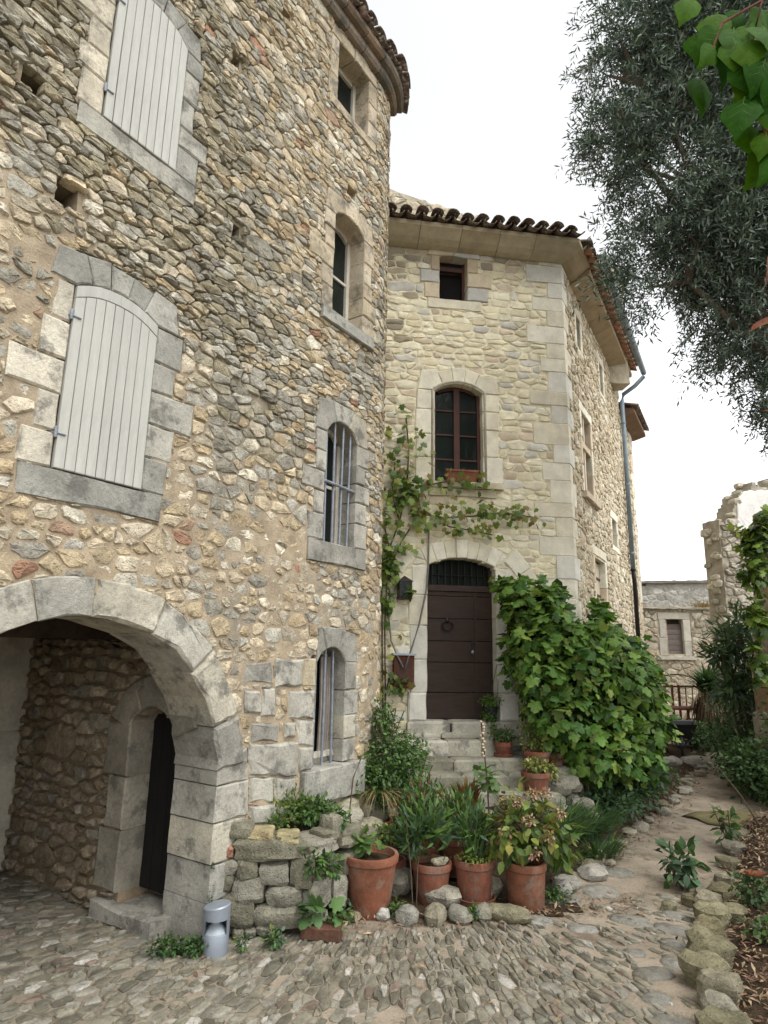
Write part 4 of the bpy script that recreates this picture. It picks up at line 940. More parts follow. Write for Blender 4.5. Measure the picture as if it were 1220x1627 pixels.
# ---- stone edgings
KST = [(1.98, 4.12, .24, .22, .20), (2.10, 4.36, .22, .28, .26), (2.14, 4.62, .30, .24, .26), (2.33, 4.93, .30, .34, .24), (2.50, 5.28, .22, .26, .2), (2.66, 5.55, .30, .26, .22), (2.86, 5.60, .22, .2, .16), (2.82, 5.92, .24, .24, .17), (3.05, 6.12, .3, .22, .17), (2.70, 6.0, .16, .14, .1), (3.28, 6.5, .2, .18, .12), (3.55, 6.95, .22, .2, .13), (3.85, 7.4, .26, .22, .16), (2.45, 5.85, .13, .11, .08), (4.3, 8.1, .25, .2, .12), (1.86, 3.8, .3, .3, .24)]
ed1 = thing('stone_edging', (2.3, 4.9, 0), 'row of rough mossy stones edging the leaf-strewn bed beside the cobbles', 'stone edging')
for (x, y, a, b_, c) in KST: rock(ed1, (x, y, gz(x, y) + c * .25), (a * .86, b_ * .9, c * .9), R4.uniform(0, 3), pick([(.17, .155, .095), (.20, .18, .125), (.15, .13, .075), (.21, .195, .15)], R4), boxy=3.8, rough=.15, nu=14, nv=9)
ed2 = thing('stone_edging', (3.0, 8.0, 0), 'irregular line of pale stones between the dirt path and the vine bed', 'stone edging')
y = 6.75
while y < 12.8:
    x = path_x(y) + R4.uniform(-.12, .1); s = R4.uniform(.08, .20)
    rock(ed2, (x, y, gz(x, y) + s * .12), (s * R4.uniform(.9, 1.5), s, s * R4.uniform(.45, .75)), R4.uniform(0, 3), pick([(.21, .19, .14), (.24, .22, .17), (.17, .15, .10), (.28, .26, .21)], R4), boxy=3.2, rough=.15); y += R4.uniform(.16, .42)
for (x, y, s) in ((5.75, 12.2, .5), (5.2, 11.9, .4), (2.05, 6.55, .3), (1.72, 6.3, .26)): rock(ed2, (x, y, gz(x, y) + s * .1), (s, s * .8, s * .4), R4.uniform(0, 3), (.30, .28, .24), boxy=3, rough=.12)
ed3 = thing('stone_edging', (0.5, 5.5, 0), 'low row of round stones in front of the terracotta pots', 'stone edging')
for (x, y, a, b_, c, col) in [(.05, 5.56, .11, .1, .1, (.38, .365, .33)), (.245, 5.50, .18, .16, .15, (.24, .23, .195)), (.47, 5.52, .22, .17, .15, (.22, .20, .145)), (.66, 5.56, .22, .17, .13, (.22, .21, .17)), (.86, 5.62, .18, .16, .12, (.20, .19, .145)), (1.05, 5.60, .40, .2, .12, (.20, .185, .12)), (-.18, 5.55, .16, .12, .06, (.26, .22, .15)), (.55, 5.9, .34, .24, .2, (.27, .25, .2)), (.2, 6.15, .3, .24, .24, (.25, .23, .18)), (1.62, 6.1, .2, .17, .16, (.28, .265, .23)), (.0, 6.15, .24, .2, .2, (.25, .23, .18)), (1.0, 6.15, .3, .2, .16, (.28, .26, .2))]:
    rock(ed3, (x, y, gz(x, y) + c * .3), (a, b_, c), R4.uniform(0, 3), col, boxy=2.5, rough=.12)
# ---- low dry-stone wall against the shuttered house
dw = thing('dry_stone_wall', (-.75, 5.4, 0), 'low dry stone retaining wall beside the grey bollard', 'wall')
DW = [(-1.054, 5.232, 0.694, 0.187, 0.117, 7.0), (-0.893, 5.252, 0.659, 0.203, 0.091, 7.0), (-0.692, 5.276, 0.632, 0.182, 0.091, 7.0), (-0.832, 5.259, 0.558, 0.538, 0.172, 7.0), (-1.162, 5.218, 0.549, 0.132, 0.095, 7.0), (-1.14, 5.221, 0.448, 0.163, 0.116, 7.0), (-0.987, 5.24, 0.43, 0.169, 0.148, 7.0), (-0.783, 5.265, 0.387, 0.243, 0.169, 7.0), (-0.565, 5.292, 0.404, 0.192, 0.24, 7.0), (-1.149, 5.22, 0.331, 0.136, 0.131, 7.0), (-0.963, 5.243, 0.284, 0.252, 0.194, 7.0), (-0.7, 5.275, 0.23, 0.279, 0.163, 7.0), (-0.456, 5.394, 0.222, 0.282, 0.243, 48.0), (-1.072, 5.23, 0.162, 0.312, 0.25, 7.0), (-0.743, 5.27, 0.115, 0.356, 0.167, 7.0), (-0.433, 5.42, 0.544, 0.387, 0.143, 48.0), (-0.377, 5.482, 0.381, 0.245, 0.155, 48.0), (-0.291, 5.577, 0.19, 0.168, 0.223, 48.0), (-0.367, 5.493, 0.612, 0.212, 0.089, 48.0), (-0.333, 5.531, 0.686, 0.111, 0.136, 48.0), (-1.024, 5.235, 0.014, 0.098, 0.088, 7.0), (-0.932, 5.247, 0.012, 0.088, 0.078, 7.0), (-0.825, 5.26, 0.031, 0.135, 0.078, 7.0), (-0.475, 5.374, 0.077, 0.265, 0.096, 48.0), (-.55, 5.33, .1, .16, .14, 20), (-.22, 5.72, .55, .3, .16, 60), (-.20, 5.75, .35, .3, .18, 60), (-.16, 5.85, .12, .3, .2, 60), (-.56, 5.31, .56, .13, .09, 20)]
for i, (x, y, z, w, h, a) in enumerate([(p[0] * .985, p[1] * .985, 2.08 + (p[2] - 2.08) * .985 - (.02 if p[2] < .2 else 0), p[3], p[4] * 1.01, p[5]) for p in DW]):
    dep = max(.2, min(.34, w * .9)); ra = rad(a)
    cx, cy = x - sin(ra) * (dep * .38) * 1, y + cos(ra) * dep * .38
    col = (.25, .13, .085) if i == 4 else (pick([(.33, .285, .16), (.36, .30, .17)], R4) if i in (1, 2) else pick([(.17, .16, .115), (.195, .185, .14), (.14, .132, .095), (.22, .208, .165)], R4))
    rock(dw, (cx, cy, z), (w * .975, dep, h * .965), ra, col, boxy=5.5, rough=.085, nu=18, nv=11, name='stone', smooth='angle')
b = MB(); pp = [(-1.22, 5.36), (-.62, 5.44), (-.36, 5.72), (-.2, 6.3), (-.25, 7.0), (-.62, 6.25)]
b.add([(x, y, 0) for x, y in pp] + [(x, y, .60 + .04 * sin(5 * x)) for x, y in pp] + [(-.62, 5.95, .72)], [(i, (i + 1) % 6, 6 + (i + 1) % 6, 6 + i) for i in range(6)] + [(6 + i, 6 + (i + 1) % 6, 12) for i in range(6)]); b.build('soil_fill', 'soil', dw)
for (x, y, z, w, h) in [(-.3, 6.0, .62, .3, .16), (-.33, 6.35, .60, .3, .2), (-.1, 6.35, .42, .32, .22), (-.08, 6.7, .5, .3, .22), (-.28, 6.72, .7, .26, .16)]: rock(dw, (x, y, z), (w, w * .9, h), R4.uniform(0, 1), pick([(.27, .25, .18), (.31, .29, .23)], R4), boxy=4, rough=.09)
rk = rock(None, (-.36, 7.02, .86), (.62, .5, .34), .35, (.15, .125, .09), boxy=3.2, rough=.14, nu=18, nv=11, tilt=-.12, name='boulder', smooth=True); tag(rk, 'dark weathered boulder resting under the lowest barred window', 'boulder')
# ---- steps to the door
st = thing('stone_steps', WF(1.15, 0, .8), 'worn stone steps up to the brown door', 'steps')
WST = lambda a, b, c: WF(a, c, b)
SP = [(1.13, .36, 1.98, -.30, .13, .20), (.985, .34, 1.80, .02, .17, .06), (.92, .30, 1.72, -.02, .42, .19), (.735, .22, 1.88, .3, .69, .19), (.60, .2, 2.02, .55, .96, .17), (.455, .2, 2.05, .82, 1.24, .17), (.30, .25, 2.05, 1.1, 1.54, .18)]
for k, (z, a, c, n0, n1, th_) in enumerate(SP):
    cuts = sorted([a] + [a + (c - a) * R4.uniform(.3 + .35 * i, .4 + .35 * i) for i in range(1 if k % 2 else 2)] + [c])
    for i in range(len(cuts) - 1):
        q = [(cuts[i] + .003, n0), (cuts[i + 1] - .003, n0), (cuts[i + 1] - .003, n1 + R4.uniform(-.02, .02)), (cuts[i] + .003, n1 + R4.uniform(-.02, .02))]
        v, f = prism(q, WST, z - th_, z, bev=.028, jit=.012, seg=.13, rnd=R4, skew=.02); mesh_obj('step', v, f, 'dressed', st, pick([(.26, .25, .19), (.29, .275, .215), (.23, .215, .16)] if k > 2 else [(.42, .40, .33), (.39, .37, .295)], R4))
for _ in range(60):
    a = R4.choice([R4.uniform(1.78, 2.35), R4.uniform(1.78, 2.35), R4.uniform(-.1, .25)]); n = R4.uniform(.05, 1.5); zt = .98 - .45 * n
    p = WF(a, max(.12, R4.uniform(.15, zt)), n); s = R4.uniform(.14, .26); rock(st, p, (s * 1.3, s, s * .72), R4.uniform(-.3, .5), pick([(.23, .215, .17), (.20, .19, .145), (.26, .245, .195), (.17, .16, .12)], R4), name='rubble_stone', boxy=3.4, rough=.11)
# ================================================================== SMALL THINGS
def pot(x, y, z, r, h, label, m='terracotta', saucer=False, group=None, rimh=.055, base=.72, label2=None):
    t = thing('potted_plant', (x, y, z), label, 'potted plant', group)
    b = MB(); rr = r * .93
    b.lathe([(rr * base, 0), (rr * base * 1.02, .006), (rr, h - rimh - .01), (r, h - rimh), (r * 1.015, h - .012), (r * .99, h), (r * .88, h), (r * .85, h - .05), (r * .8, h - .06)], x, y, z, n=28, wob=.006); b.build('pot', m, t, 'angle')
    b = MB(); b.lathe([(r * .8, h - .075), (r * .84, h - .055), (r * .5, h - .04), (.01, h - .035)], x, y, z, n=20, wob=.04); b.build('soil', 'soil', t, True)
    if saucer:
        b = MB(); b.lathe([(r * .8, -.004), (r * .98, .0), (r * 1.06, .045), (r * .98, .045), (r * .92, .012), (r * .75, .01)], x, y, z, n=24); b.build('saucer', m, t, 'angle')
    return t
b_ = thing('light_bollard', (-1.125, 4.95, gz(-1.12, 5.06)), 'short grey metal bollard light by the passage arch', 'bollard'); Z0 = gz(-1.12, 4.95) - .02
b = MB(); b.lathe([(.092, 0), (.092, .14), (.088, .148)], -1.125, 4.95, Z0, n=32); b.build('base', 'bollard_grey', b_, 'angle')
b = MB(); b.lathe([(.082, .148), (.05, .185), (.03, .20), (.028, .235)], -1.125, 4.95, Z0, n=28); b.build('reflector', 'slate', b_, 'angle')
b = MB(); vs = []; 
for (r_, z_) in ((.094, .145), (.094, .24), (.086, .24), (.086, .145)):
    for k in range(25): t = rad(-26) + rad(258) * k / 24; vs.append((-1.125 + r_ * cos(t), 4.95 + r_ * sin(t), Z0 + z_))
b.add(vs, [(a * 25 + k, a * 25 + k + 1, ((a + 1) % 4) * 25 + k + 1, ((a + 1) % 4) * 25 + k) for a in range(4) for k in range(24)]); b.build('guard', 'bollard_grey', b_, 'angle')
b = MB(); n = 32; vs = [(-1.125 + .0945 * cos(2 * pi * k / n), 4.95 + .0945 * sin(2 * pi * k / n), Z0 + .235) for k in range(n)] + [(-1.125 + .0945 * cos(2 * pi * k / n), 4.95 + .0945 * sin(2 * pi * k / n), Z0 + .31 + .012 * cos(2 * pi * k / n)) for k in range(n)] + [(-1.125 + .086 * cos(2 * pi * k / n), 4.95 + .086 * sin(2 * pi * k / n), Z0 + .318 + .012 * cos(2 * pi * k / n)) for k in range(n)]
b.add(vs, [tuple(range(n - 1, -1, -1)), tuple(2 * n + k for k in range(n))] + [(a * n + k, a * n + (k + 1) % n, (a + 1) * n + (k + 1) % n, (a + 1) * n + k) for a in range(2) for k in range(n)]); b.build('cap', 'bollard_grey', b_, 'angle')
WB = Plane(-.555, 5.15, 97)
v, f = prism(rect(0, .30, 0, .085), WB, -.10, .015, bev=.008, jit=.004, seg=.07, rnd=R4); o = mesh_obj('clay_block', [(p[0], p[1], p[2] + gz(-.4, 5.2)) for p in v], f, 'brick'); tag(o, 'dark red clay block lying at the foot of the low wall', 'brick')
# wall lantern, letter box, cables
ln = thing('wall_lantern', WF(.30, 2.76, .06), 'small dark metal wall lantern beside the brown door', 'lantern')
b = MB()
for (a, c) in ((.215, .0), (.385, .0), (.215, .15), (.385, .15)): b.tube([WF(a, 2.80, .03 + c), WF(a, 3.02, .03 + c)], .008, 6)
b.add(*prism(rect(.20, .40, 2.775, 2.80), WF, .02, .19, bev=.005, jit=0, seg=1)); b.add([WF(.19, 3.02, .01), WF(.41, 3.02, .01), WF(.41, 3.02, .20), WF(.19, 3.02, .20), WF(.30, 3.11, .10)], [(0, 1, 4), (1, 2, 4), (2, 3, 4), (3, 0, 4), (3, 2, 1, 0)]); b.tube([WF(.3, 2.95, .0), WF(.3, 2.95, .03)], .03, 8); b.build('frame', 'iron_dark', ln)
for (a0, a1, c0, c1) in ((.222, .378, .178, .181), (.213, .217, .035, .175), (.383, .387, .035, .175)):
    b = MB(); b.box(a0, a1, 2.802, 3.018, c0, c1, M=MF); b.build('pane', 'glass', ln)
mb = thing('letter_box', WF(.30, 1.56, .08), 'rusty brown letter box on the wall left of the door', 'letter box')
b = MB(); b.add(*prism(rect(.16, .445, 1.57, 2.0), WF, .02, .14, bev=.006, jit=0, seg=1)); b.build('box', 'rust', mb)
b = MB(); b.add(*prism(rect(.14, .465, 2.002, 2.03), WF, .0, .175, bev=.005, jit=0, seg=1)); b.build('lid', 'slate', mb)
b = MB(); b.add(*prism(rect(.19, .415, 1.63, 1.93), WF, .13, .146, bev=.004, jit=0, seg=1)); b.build('door', 'brown_wood', mb)
b = MB(); b.box(.25, .36, 1.665, 1.69, .146, .15, M=MF); b.build('slot', 'black', mb)
cb = thing('cable', WF(.5, 2.0, .05), 'grey cables drooping down to the letter box', 'cable')
b = MB(); b.tube([WF(.66, 3.9, .05), WF(.655, 3.3, .05), WF(.62, 2.9, .07), WF(.52, 2.45, .10), WF(.42, 2.15, .13), WF(.30, 1.82, .19)], .013, 8); b.build('strand', 'cable', cb, True)
b = MB(); b.tube([WF(.10, 2.9, .04), WF(.09, 2.5, .06), WF(.12, 2.2, .10), WF(.2, 2.0, .15), WF(.28, 1.84, .19)], .012, 8); b.build('strand', 'cable', cb, True)
# window box
wb = thing('window_box', WF(1.15, 4.55, .04), 'terracotta window box on the sill above the door', 'window box')
b = MB(); vs = []
for (v_, e) in ((4.548, .02), (4.72, 0), (4.72, .015), (4.68, .02)): vs += [WF(.92 + e, v_, -.05 + e), WF(1.40 - e, v_, -.05 + e), WF(1.40 - e, v_, .095 - e), WF(.92 + e, v_, .095 - e)]
b.add(vs, [(3, 2, 1, 0)] + [(r * 4 + i, r * 4 + (i + 1) % 4, (r + 1) * 4 + (i + 1) % 4, (r + 1) * 4 + i) for r in range(3) for i in range(4)] + [(12, 13, 14, 15)]); b.build('trough', 'terracotta', wb)
b = MB(); b.add(*prism(rect(.905, 1.415, 4.70, 4.73), WF, .086, .105, bev=.004, jit=0, seg=1)); b.build('rim', 'terracotta', wb)
# slate sign and black tub behind the pots
sg = MB(); WSG = lambda a, v, n: (.47 + a * .96 - n * .1, 6.93 + a * .28 + v * .3 + n * -.9, gz(.5, 7.0) + .02 + v * .93)
sg.add(*prism(rect(0, .25, 0, .24), WSG, 0, .014, bev=.003, jit=0, seg=1)); tag(sg.build('slate_sign', 'slate'), 'blank grey slate leaning on the black tub', 'sign')
# wheelbarrow, seen from its front
wbx, wby = 5.78, 12.75; wz = gz(wbx, wby)
ba = thing('wheelbarrow', (wbx, wby, wz), 'black wheelbarrow parked nose-on beside the path', 'wheelbarrow')
BX = lambda x, y, z: (wbx + x * .93 + y * .36, wby - x * .36 * 0 + y * .93, wz + z)
b = MB(); t0 = [(-.22, -.28), (.22, -.28), (.26, .42), (-.26, .42)]; t1 = [(-.34, -.48), (.34, -.48), (.36, .5), (-.36, .5)]
b.add([BX(x, y, .33) for x, y in t0] + [BX(x, y, .60) for x, y in t1] + [BX(x * .95, y * .95, .58) for x, y in t1] + [BX(x * .95, y * .95, .36) for x, y in t0], [(3, 2, 1, 0)] + [(r * 4 + i, r * 4 + (i + 1) % 4, (r + 1) * 4 + (i + 1) % 4, (r + 1) * 4 + i) for r in range(3) for i in range(4)] + [(12, 13, 14, 15)]); b.build('tray', 'black_plastic', ba)
b = MB(); b.lathe([(.17, -.04), (.19, -.02), (.19, .02), (.17, .04), (.1, .03), (.1, -.03)], 0, 0, 0, n=20, closed=True); b.v = [BX(z, -.42 + x, .19 + y) for (x, y, z) in b.v]; b.build('wheel', 'black_plastic', ba, True)
b = MB()
for s in (-1, 1): b.tube([BX(s * .05, -.42, .19), BX(s * .2, -.1, .33), BX(s * .27, .5, .42), BX(s * .3, 1.0, .55)], .018, 8); b.tube([BX(s * .24, .35, .36), BX(s * .26, .42, .0)], .016, 8)
b.tube([BX(-.2, -.62, .24), BX(.2, -.62, .24)], .014, 6); b.tube([BX(-.2, -.62, .24), BX(-.18, -.3, .33)], .012, 6); b.tube([BX(.2, -.62, .24), BX(.18, -.3, .33)], .012, 6); b.build('frame', 'iron_dark', ba)
# rusty garden table, railing and pole
tz = gz(6.45, 14.4)
ta = thing('garden_table', (6.45, 14.4, tz), 'small rusty metal garden table behind the wheelbarrow', 'table')
b = MB(); b.box(6.05, 6.95, 14.1, 14.7, tz + .66, tz + .70); b.build('table_top', 'rust', ta)
for (x, y) in ((6.15, 14.2), (6.85, 14.2), (6.15, 14.6), (6.85, 14.6)): b = MB(); b.tube([(x, y, tz - .02), (x, y, tz + .66)], .03, 8); b.build('leg', 'rust', ta)
rl = thing('iron_railing', (7.2, 16.0, gz(7.2, 16)), 'rusty iron railing with an arched top in front of the ruined wall', 'railing'); rz = gz(7.2, 16)
b = MB(); b.tube([(6.6, 16, rz + 1.0), (7.9, 16, rz + 1.02)], .025, 8); b.tube([(6.6, 16, rz + .25), (7.9, 16, rz + .25)], .02, 8); b.build('rail', 'rust', rl)
for k in range(8): b = MB(); x = 6.66 + k * .165; b.tube([(x, 16, rz - .02), (x, 16, rz + (1.05 if k in (3, 4) else 1.0))], .03 if k in (3, 4) else .013, 6); b.build('baluster', 'rust', rl)
b = MB(); b.tube([(7.3 + .55 * cos(t), 16.02, rz + 1.0 + .3 * sin(t)) for t in np.linspace(0, pi, 14)], .016, 6); b.build('arch', 'rust', rl)
b = MB(); b.tube([(7.0, 15.6, gz(7, 15.6)), (7.75, 15.5, gz(7, 15.6) + 1.15)], .04, 8); tag(b.build('wooden_pole', 'pale_wood'), 'pale wooden pole leaning across the rusty railing', 'pole')
# ---- ruined wall at the end of the path
bw = thing('ruined_house', (9.4, 20.5, gz(9, 20)), 'ruined stone house with a boarded window at the end of the path', 'building')
WK = Plane(7.2, 20.3, 92); GZ = gz(9, 20)
BKH = [rect(1.78, 2.34, 2.05, 3.18)]; BKB = [rect(1.55, 2.57, 1.9, 3.4)]
def k_top(u): return 4.25 + .03 * u + (.0)
def k_col(u, v, R): return pick([(.42, .41, .37), (.47, .455, .41), (.37, .355, .31)] if v > 3.5 else [(.42, .38, .29), (.47, .43, .34), (.37, .33, .25), (.44, .36, .27)], R)
core('wall', WK, -1.5, 6.0, 0, 4.5, BKH, bw, lambda u, v: 0, lambda u, v: (.42, .41, .375) if v > 3.5 else (.40, .355, .27), step=.14, thick=.4, top=k_top)
lay_stones(rubble_cells(-1.2, 5.0, .2, 4.2, .16, .5, .12, .26, obstacles=BKB, rnd=R4, keep=lambda u, v: v < k_top(u) - .1), WK, bw, lambda u, v: .03 if v < 3.5 else .012, k_col, gap=.012, limit=160, rnd=R4, rough=.3, rank=lambda u, v, a: a if .3 < u < 4 and v > .8 else 0)
for (a, c, d, e) in [(1.56, 1.78, 2.05, 2.6), (1.6, 1.78, 2.605, 3.18), (2.34, 2.54, 2.05, 2.5), (2.34, 2.56, 2.505, 3.18)]: block(bw, rect(a, c, d, e - .003), WK, -.25, .03, pick([(.47, .445, .38), (.43, .41, .35)], R4), 'paleblock', 'jamb_stone', rnd=R4)
block(bw, rect(1.56, 2.56, 3.185, 3.4), WK, -.25, .03, (.46, .43, .36), 'paleblock', 'lintel_stone', rnd=R4); block(bw, rect(1.45, 2.65, 1.93, 2.045), WK, -.25, .09, (.45, .42, .35), 'paleblock', 'sill', rnd=R4)
for k in range(6): v, f = prism(rect(1.78, 2.34, 2.05 + k * .165, 2.05 + (k + 1) * .165 - .006), WK, -.16, -.11 + R4.uniform(-.008, .008), bev=.006, jit=.002, seg=.4, rnd=R4); mesh_obj('board', v, f, 'grey_wood', bw)
block(bw, rect(-1.5, 6.0, 3.50, 3.58), WK, -.1, .12, (.36, .33, .26), 'paleblock', 'ledge', rnd=R4, jit=.015)
block(bw, [(-1.5, 4.22), (6, 4.44), (6, 4.52), (-1.5, 4.30)], WK, -.5, .12, (.22, .20, .17), 'paleblock', 'coping', rnd=R4, jit=.012)
b = MB(); b.box(-1.5, 6, -4, -.5, 0, 4.2, M=lambda x, y, z: WK(x, z, y)); b.build('body', 'pale_plaster', bw)
# taller ruin on the right, pier in front of it
rn = thing('ruined_wall', (8.2, 14.2, gz(8, 14)), 'tall broken stone wall with a white plaster patch behind the oleander', 'wall')
WN = Plane(7.72, 14.2, 74)
def n_top(u): return 5.15 + .25 * nz(u, 0, 5, 3) + .14 * nz(u, 2, 5, 11) + .65 * sstep(u, .3, .75) + (.3 * min(1.5, max(0, u - .55)))
core('wall', WN, 0, 4.2, 0, 7.5, [], rn, lambda u, v: 0, lambda u, v: (.33, .30, .24), step=.05, thick=.5, top=n_top)
lay_stones(rubble_cells(0, 3.2, .3, 7.2, .16, .45, .1, .24, rnd=R4, keep=lambda u, v: v < n_top(u) - .06 and not (u > .45 and v > 4.9)), WN, rn, lambda u, v: .05, lambda u, v, R: pick([(.36, .33, .26), (.31, .28, .22), (.41, .38, .31), (.27, .24, .18)], R), gap=.012, limit=110, rnd=R4, rough=.35, rank=lambda u, v, a: a if v > 2.5 else 0)
for k in range(16): u = R4.uniform(0, 2.2); s = R4.uniform(.14, .3); rock(rn, WN(u, n_top(u) - .03, -R4.uniform(.05, .4)), (s * 1.3, s, s * .7), R4.uniform(0, 3), pick([(.47, .43, .34), (.38, .35, .27)], R4), boxy=3.4, rough=.12)
for k in range(26): rock(rn, WN(-.01, R4.uniform(1.5, 5.1), -R4.uniform(.08, .42)), (.12, R4.uniform(.16, .3), R4.uniform(.1, .2)), rad(16), pick([(.47, .43, .34), (.38, .35, .27), (.52, .48, .4)], R4), boxy=4, rough=.1)
block(rn, [(.5, 4.95), (2.6, 4.9), (2.6, 6.1), (.8, 5.9), (.56, 5.6)], WN, -.05, .03, (.66, .65, .62), 'white_plaster', 'plaster_patch', rnd=R4, jit=.02)
pr = thing('stone_pier', (6.2, 10.2, 0), 'leaning stone pier at the edge of the garden, draped with bright vine', 'pier')
z = -.05; k = 0
while z < 4.5:
    h = R4.uniform(.28, .5); x0 = 5.98 + .095 * z + R4.uniform(-.02, .02)
    WP = lambda a, b_, c: (a, b_, c)
    v, f = prism([(x0, 10.0), (x0 + 1.3, 10.05), (x0 + 1.3, 10.8), (x0 + .05, 10.75)], WP, z + .004, z + h - .004, bev=.02, jit=.018, seg=.2, rnd=R4); mesh_obj('block', v, f, 'rubble', pr, pick([(.30, .25, .175), (.34, .27, .19), (.28, .20, .13), (.33, .30, .24)], R4)); z += h
b = MB(); b.box(7.1, 12, 10.3, 10.7, 0, 2.6); b.build('wall', 'pale_plaster', pr)
ms = rock(None, (4.72, 8.95, gz(4.7, 8.95) + .0), (1.3, .7, .07), .25, (.2, .18, .1), m='moss', name='mossy_slab', boxy=3.2, rough=.16, smooth=True); tag(ms, 'flat mossy stone slab on the right of the path', 'stone slab')
for (x, y, s) in ((4.55, 8.75, .14), (4.85, 9.15, .2), (5.1, 9.1, .16)): pass
# ================================================================== PLANTS
R5 = random.Random(55); G5 = np.random.default_rng(77)
T_LANCE = (np.array([(0, 0, 0), (.45, .13, .05), (1, 0, -.05), (.45, -.13, .05), (.45, 0, 0)]), np.array([(0, 4, 1), (1, 4, 2), (0, 3, 4), (3, 2, 4)]))
T_OLIVE = (np.array([(0, 0, 0), (.5, .11, .03), (1, 0, 0), (.5, -.11, .03)]), np.array([(0, 2, 1), (0, 3, 2)]))
T_OVATE = (np.array([(0, 0, 0), (.22, .24, .07), (.6, .26, .06), (1, 0, -.06), (.6, -.26, .06), (.22, -.24, .07), (.5, 0, 0)]), np.array([(0, 6, 1), (1, 6, 2), (2, 6, 3), (0, 5, 6), (5, 4, 6), (4, 3, 6)]))
_g = [(0, .0), (-.16, .20), (-.08, .42), (.12, .36), (.22, .52), (.5, .60), (.48, .34), (.74, .30), (1.0, 0.0)]
_gp = [(x, y) for x, y in _g] + [(x, -y) for x, y in _g[-2:0:-1]]
T_GRAPE = (np.array([(.28, 0, .05)] + [(x, y, -.10 * abs(y) - .06 * x * x) for x, y in _gp]), np.array([(0, 1 + i, 1 + (i + 1) % len(_gp)) for i in range(len(_gp))]))
def T_blade(k=4, bend=.5, w=.035):
    v = []; f = []
    for i in range(k + 1):
        t = i / k; ww = w * (1 - t ** 2.2) + .001; x = t * (1 - bend * .25 * t); z = -bend * t * t * .5
        v += [(x, ww, z), (x, -ww, z)]
    for i in range(k): f += [(2 * i, 2 * i + 1, 2 * i + 3), (2 * i, 2 * i + 3, 2 * i + 2)]
    return np.array(v), np.array(f)
T_BLADE = T_blade()
def unit(a): return a / (np.linalg.norm(a, axis=-1, keepdims=True) + 1e-9)
def frames(axis_, nrm):
    X = unit(axis_); Z = unit(nrm - (nrm * X).sum(-1, keepdims=True) * X); Y = np.cross(Z, X); return X, Y, Z
def leaves(name, tmpl, P, axis_, nrm, size, cols, m, parent=None, kind='stuff', smooth=False):
    tv, tf = tmpl; n = len(P); X, Y, Z = frames(axis_, nrm); s = np.asarray(size).reshape(-1, 1, 1)
    V = P[:, None, :] + s * (tv[None, :, 0:1] * X[:, None, :] + tv[None, :, 1:2] * Y[:, None, :] + tv[None, :, 2:3] * Z[:, None, :])
    F = (tf[None] + (np.arange(n) * len(tv))[:, None, None]).reshape(-1, 3)
    C = np.repeat(np.asarray(cols), len(tv), axis=0)
    return mesh_obj(name, V.reshape(-1, 3), F, m, parent, C, smooth, kind=kind)
def rdir(n): return unit(G5.normal(size=(n, 3)))
def pal(n, cols, v=.22):
    c = np.array(cols)[G5.integers(0, len(cols), n)]; return np.clip(c * G5.uniform(1 - v, 1 + v, (n, 1)), 0, 1)
def in_blobs(blobs, n, shell=.55):
    """points in a union of ellipsoids (cx,cy,cz,rx,ry,rz), biased to the outside; returns points and outward directions"""
    w = np.array([b[3] * b[4] + b[4] * b[5] + b[3] * b[5] for b in blobs]); k = G5.choice(len(blobs), n, p=w / w.sum()); B = np.array(blobs)[k]
    d = rdir(n); r = (shell + (1 - shell) * G5.random((n, 1))) ** 0.9 if shell < 1 else np.ones((n, 1))
    r = r * (1 + .14 * G5.normal(size=(n, 1)))
    return B[:, :3] + d * r * B[:, 3:], d
def bush(name, parent, blobs, n, tmpl, size, cols, m='leaf', droop=.2, shell=.4, upn=.8, v=.25, out=1.0, kind='stuff'):
    P, d = in_blobs(blobs, n, shell)
    ax = d * out + rdir(n) * .8; ax[:, 2] -= droop
    nr = rdir(n) * .55 + d * .5; nr[:, 2] += upn
    P[:, 2] = np.maximum(P[:, 2], .01)
    return leaves(name, tmpl, P, ax, nr, G5.uniform(size[0], size[1], n), pal(n, cols, v), m, parent, kind)
def tuft(name, parent, c, n, r, length, cols, spread=.5, tmpl=None, m='leaf', zj=.02, lean=(0, 0)):
    a = G5.uniform(0, 2 * pi, n); rr = r * np.sqrt(G5.random(n)); P = np.stack([c[0] + rr * np.cos(a), c[1] + rr * np.sin(a), c[2] + G5.uniform(-zj, zj, n)], 1)
    s = G5.uniform(.1, 1, n) * spread; ax = np.stack([np.cos(a) * s + lean[0], np.sin(a) * s + lean[1], np.ones(n)], 1)
    nr = np.stack([-np.cos(a) * 1.0, -np.sin(a), np.full(n, .35)], 1) + rdir(n) * .2
    return leaves(name, tmpl or T_BLADE, P, ax, nr, G5.uniform(length[0], length[1], n), pal(n, cols), m, parent)
def stems(name, parent, lines, r, m='stem'):
    b = MB()
    for l in lines: b.tube(l, r if not callable(r) else [r(i / (len(l) - 1)) for i in range(len(l))], 5, caps=False)
    return b.build(name, m, parent, True)
GREEN = [(.075, .15, .035), (.095, .18, .042), (.06, .12, .03), (.115, .20, .048)]
DGREEN = [(.042, .088, .028), (.055, .105, .032), (.034, .07, .025), (.065, .12, .038)]
YGREEN = [(.16, .20, .035), (.20, .23, .045), (.12, .17, .035)]
BLUEG = [(.06, .11, .065), (.05, .095, .055), (.075, .13, .075)]
STRAW = [(.30, .22, .10), (.26, .18, .08), (.36, .28, .15)]
RUSSET = [(.17, .07, .03), (.22, .10, .04), (.14, .05, .025)]
